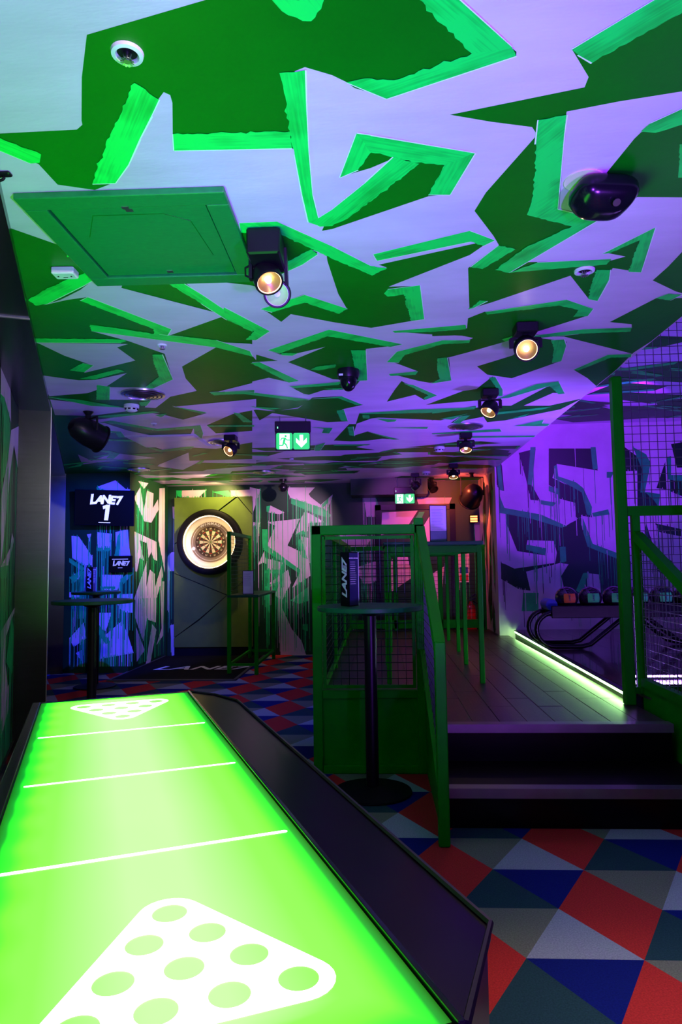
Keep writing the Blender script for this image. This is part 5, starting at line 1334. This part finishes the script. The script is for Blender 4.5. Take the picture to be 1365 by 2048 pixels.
# junction box, hatch
ob = thing('junction_box', 'white socket box on the ceiling by the green hatch', 'socket', (-1.235, 2.60, ZC), R(3))
MB().bevbox(-0.045, 0.045, -0.030, 0.030, -0.030, 0.0, 0.004).build('box', 'white_plastic', ob)
for dx in (-0.026, 0.026):
    MB().lathe([(0.0035, -0.030), (0.0035, -0.0315), (0.0, -0.0315)], 10, M=Matrix.Translation((dx, 0, 0))).build('screw', 'black_matte', ob)
MB().box(-0.009, 0.009, 0.008, 0.011, -0.0315, -0.030).build('slot', 'black_matte', ob)
hx0, hx1, hy0, hy1 = -1.150, -0.470, 2.045, 2.735
ha = thing('access_hatch', 'green painted square ceiling hatch with two small latches', 'hatch', ((hx0+hx1)/2, (hy0+hy1)/2, ZC), R(1.0))
w, l = (hx1-hx0)/2, (hy1-hy0)/2
f = 0.075
MB().box(-w, w, -l, -l+f, -0.022, 0).box(-w, w, l-f, l, -0.022, 0).box(-w, -w+f, -l+f, l-f, -0.022, 0).box(w-f, w, -l+f, l-f, -0.022, 0).build('frame', 'hatch_green', ha, bevel=0.004)
MB().box(-w+f+0.005, w-f-0.005, -l+f+0.005, l-f-0.005, -0.012, -0.002).build('door_panel', 'hatch_green', ha, bevel=0.002)
MB().box(-w+f, w-f, -l+f, l-f, -0.002, -0.0005).build('gap', 'black_matte', ha)
iw, il = w-f-0.06, l-f-0.06
MB().tube([(-iw, -il*0.3, -0.0125), (-iw+0.07, -il, -0.0125), (iw-0.10, -il, -0.0125), (iw-0.02, -il*0.75, -0.0125), (iw, il*0.5, -0.0125)], 0.0016, 5).build('panel_crease', 'dark_paint', ha)
for yy in (-l+f+0.030, l-f-0.030):
    MB().box(-0.012, 0.012, yy-0.009, yy+0.009, -0.0145, -0.012).build('latch', 'bright_metal', ha)
MB().box(-0.012, 0.010, -l+f-0.010, -l+f+0.004, -0.0245, -0.020).build('latch_tab', 'bright_metal', ha)
h2 = thing('access_hatch', 'small painted ceiling hatch beyond the round vent', 'hatch', (-1.96, 6.34, ZC))
MB().box(-0.33, 0.33, -0.30, 0.30, -0.008, 0).build('frame', 'white_plastic', h2, bevel=0.003)
MB().box(-0.30, 0.30, -0.27, 0.27, -0.011, -0.008).build('door_panel', 'pale_paint', h2)
MB().box(-0.12, 0.02, -0.29, -0.265, -0.016, -0.008).build('latch', 'white_plastic', h2)

# emergency exit signs
def exit_sign(x, y, rz, label, k=1.0, drop=0.045):
    t = thing('exit_sign', label, 'exit sign', (x, y, ZC), rz, 'illuminated exit signs')
    w = 0.145*k; zt = -drop
    MB().tube([(-0.105*k, 0, 0), (-0.105*k, 0, zt)], 0.004, 8).build('hanger', 'bright_metal', t)
    MB().tube([(0.105*k, 0, 0), (0.105*k, 0, zt)], 0.004, 8).build('hanger', 'bright_metal', t)
    MB().bevbox(-w, w, -0.03*k, 0.03*k, zt-0.085*k, zt, 0.004).build('housing', 'black_paint', t)
    MB().bevbox(-w+0.004, w-0.004, -0.008*k, 0.008*k, zt-0.235*k, zt-0.080*k, 0.003).build('panel_frame', 'black_paint', t)
    MB().box(-w+0.020*k, -w+0.027*k, -0.032*k, -0.030*k, zt-0.060*k, zt-0.045*k).build('indicator', 'indicator_green', t)
    F = frameM((0, -0.0095*k, zt-0.158*k), (1, 0, 0), (0, 0, 1))
    def flat(name, poly, m, dz):
        return MB().prism([(a*k, b*k) for a, b in poly], dz, dz+0.0012, M=F).build(name, m, t)
    def rounded(x0, x1, y0, y1, r_):
        out = []
        for cx, cy, a0 in ((x1-r_, y1-r_, 0), (x0+r_, y1-r_, 90), (x0+r_, y0+r_, 180), (x1-r_, y0+r_, 270)):
            for i in range(5): out.append((cx+r_*math.cos(R(a0+22.5*i)), cy+r_*math.sin(R(a0+22.5*i))))
        return out
    flat('left_panel', rounded(-0.134, -0.003, -0.068, 0.066, 0.014), 'exit_green', 0.0)
    flat('right_panel', rounded(0.003, 0.134, -0.068, 0.066, 0.014), 'exit_green', 0.0)
    flat('doorway', [(-0.108, -0.066), (-0.026, -0.066), (-0.026, 0.060), (-0.108, 0.060)], 'exit_white', 0.0012)
    flat('down_arrow', [(0.068, -0.054), (0.112, -0.010), (0.112, 0.026), (0.083, -0.004), (0.083, 0.050), (0.054, 0.050), (0.054, -0.004), (0.025, 0.026), (0.025, -0.010)], 'exit_white', 0.0012)
    rm = MB()
    c = (-0.058, 0.040); rm.prism([((c[0]+0.009*math.cos(6.283*i/12))*k, (c[1]+0.009*math.sin(6.283*i/12))*k) for i in range(12)], 0.0024, 0.0034, M=F)
    def limb(p, q, wd):
        d = Vector(q)-Vector(p); n = Vector((-d.y, d.x)).normalized()*wd/2
        a, b = Vector(p), Vector(q)
        rm.prism([((v.x)*k, (v.y)*k) for v in (a+n, a-n, b-n, b+n)], 0.0024, 0.0034, M=F)
    limb((-0.064, 0.026), (-0.074, -0.018), 0.017)
    limb((-0.072, -0.012), (-0.050, -0.036), 0.011); limb((-0.051, -0.034), (-0.044, -0.060), 0.009)
    limb((-0.074, -0.014), (-0.082, -0.036), 0.011); limb((-0.080, -0.036), (-0.112, -0.036), 0.009)
    limb((-0.062, 0.024), (-0.046, 0.006), 0.008); limb((-0.047, 0.008), (-0.026, 0.008), 0.007)
    limb((-0.066, 0.024), (-0.090, 0.022), 0.008); limb((-0.089, 0.023), (-0.098, 0.004), 0.007)
    rm.build('running_figure', 'exit_green', t)
exit_sign(-0.665, 5.42, R(6), 'hanging green exit sign with running figure and arrow in mid room')
exit_sign(0.395, 9.50, 0.0, 'far green exit sign with down arrow above the door', 1.0, 0.14)

# ------------------------------------------------------------------ bowling balls on their return rack
def ball_rack():
    X, Y, Z = 1.50, 6.82, LANE
    t = thing('ball_rack', 'black tubular ball rack with curved ends on the bowling approach', 'rack', (X, Y, Z))
    Lr = 1.85; hz = 0.355
    for dy in (-0.17, 0.17):
        pts = []
        pts.append((0.55, dy, hz-0.02))
        pts.append((0.20, dy, hz-0.01))
        for k in range(13):
            a = R(90 + 180*k/12)
            pts.append((0.17 + 0.17*math.cos(a), dy, 0.185 + 0.160*math.sin(a)))
        pts += [(0.24, dy, 0.025), (0.42, dy, 0.025), (0.50, dy, 0.045), (0.82, dy, hz-0.06), (0.90, dy, hz-0.03), (1.10, dy, hz-0.02)]
        MB().tube(pts, 0.022, 10).build('side_tube', 'black_gloss', t, smooth=True)
        pr = [(Lr-x, y, z) for x, y, z in pts]
        MB().tube(pr, 0.022, 10).build('side_tube', 'black_gloss', t, smooth=True)
    MB().bevbox(0.16, Lr-0.16, -0.20, 0.20, hz-0.055, hz+0.01, 0.01).build('tray', 'black_matte', t)
    for dy in (-0.20, 0.20):
        MB().bevbox(0.14, Lr-0.14, dy-0.012, dy+0.012, hz-0.06, hz+0.055, 0.005).build('side_rail', 'black_paint', t)
    for cx in (0.165, Lr-0.195):
        MB().tube([(cx, -0.12, hz+0.06), (cx, 0.12, hz+0.06)], 0.055, 16).build('end_stop', 'rubber_blue', t, smooth=True)
    where = ('leftmost bowling ball on the rack, dark with an orange card', 'second bowling ball from the left on the rack, with a green card',
             'third bowling ball from the left on the rack, beside the green post', 'bowling ball on the rack hidden behind the green post',
             'bowling ball on the rack seen through the mesh right of the post', 'rightmost bowling ball on the rack behind the mesh')
    for i in range(6):
        bx = X + 0.330 + 0.226*i
        b = thing('bowling_ball', where[i], 'bowling ball', (bx, Y-0.03, Z+hz+0.012), group='bowling balls on the rack')
        r_ = 0.109
        o = MB().lathe([(r_*math.sin(math.pi*k/20), r_ - r_*math.cos(math.pi*k/20)) for k in range(21)], 32, caps=False).build('shell', 'ball_purple' if i < 3 else 'ball_black', b, smooth=True)
        if i < 5:
            # card wrapped on the front of the ball
            g = MB(); n = 6; vs = []
            for q in range(n+1):
                for p in range(n+1):
                    lon = R(-36 + 62*p/n); lat = R(-22 + 46*q/n)
                    rr = r_+0.0015
                    vs.append((rr*math.cos(lat)*math.sin(lon+R(8)), -rr*math.cos(lat)*math.cos(lon+R(8)), r_ + rr*math.sin(lat)))
            g.add(vs, [(q*(n+1)+p, q*(n+1)+p+1, (q+1)*(n+1)+p+1, (q+1)*(n+1)+p) for q in range(n) for p in range(n)])
            g.build('card', 'tag_orange' if i == 0 else 'tag_green', b, smooth=True)
            M = frameM((0.000, -0.1125, r_+0.008), (1, 0, 0), (0, 0, 1))
            lettering('card_print', 'LANE7', 0.022, 'menu_navy', b, M @ Matrix.Rotation(R(90), 4, 'Z'), bold=0.0006, shear=0.2)
ball_rack()

# ------------------------------------------------------------------ far corner bits
fe = thing('fire_extinguisher', 'red fire extinguisher on the floor behind the far mesh railing', 'fire extinguisher', (1.30, 9.75, 0.0))
MB().lathe([(0.07, 0.0), (0.075, 0.02), (0.075, 0.62), (0.055, 0.70), (0.025, 0.73), (0.025, 0.76)], 24).build('cylinder', 'extinguisher_red', fe, smooth=True)
MB().bar((-0.02, 0, 0.77), (0.07, 0, 0.80), 0.02).bar((-0.02, 0, 0.80), (0.07, 0, 0.86), 0.02).build('handle', 'black_paint', fe)
MB().tube([(0.03, 0, 0.76), (0.10, -0.02, 0.72), (0.11, -0.04, 0.45), (0.09, -0.05, 0.25)], 0.011, 8).build('hose', 'black_matte', fe, smooth=True)
ns = thing('wall_notice', 'white blue and red safety notice on the far wall behind the railing', 'sign', (1.245, 9.985, 1.18))
MB().box(-0.07, 0.07, 0.0, 0.01, -0.16, 0.17).build('backing', 'white_plastic', ns)
MB().box(-0.06, 0.06, -0.002, 0.0, -0.03, 0.06).build('blue_panel', 'sign_blue', ns)
MB().box(-0.06, 0.06, -0.002, 0.0, -0.14, -0.05).build('red_panel', 'sign_red', ns)
MB().box(-0.012, 0.012, -0.002, 0.0, 0.10, 0.13).build('symbol', 'sign_red', ns)
wl_ = thing('wall_lamp', 'small orange wall lamp under the far stage lamp', 'lamp', (1.40, 9.97, 1.93))
MB().bevbox(-0.06, 0.06, -0.05, 0.02, -0.06, 0.06, 0.008).build('housing', 'black_paint', wl_)
MB().box(-0.05, 0.05, -0.056, -0.050, -0.045, 0.045).build('diffuser', 'exit_lamp_red', wl_)
for z_ in (-0.018, 0.018):
    MB().box(-0.05, 0.05, -0.060, -0.056, z_-0.006, z_+0.006).build('guard_bar', 'black_paint', wl_)
# small cable clip on the ceiling at the left edge
cc = thing('cable_clip', 'black cable loop on the ceiling at the far left edge', 'cable', (-1.14, 1.93, ZC))
MB().tube([(0.03*math.cos(R(a)), 0.0, -0.015-0.012*math.sin(R(a))) for a in range(0, 361, 30)], 0.004, 6).build('loop', 'black_matte', cc)
MB().bevbox(-0.05, 0.05, -0.012, 0.012, -0.010, 0.0, 0.003).build('clip', 'black_paint', cc)
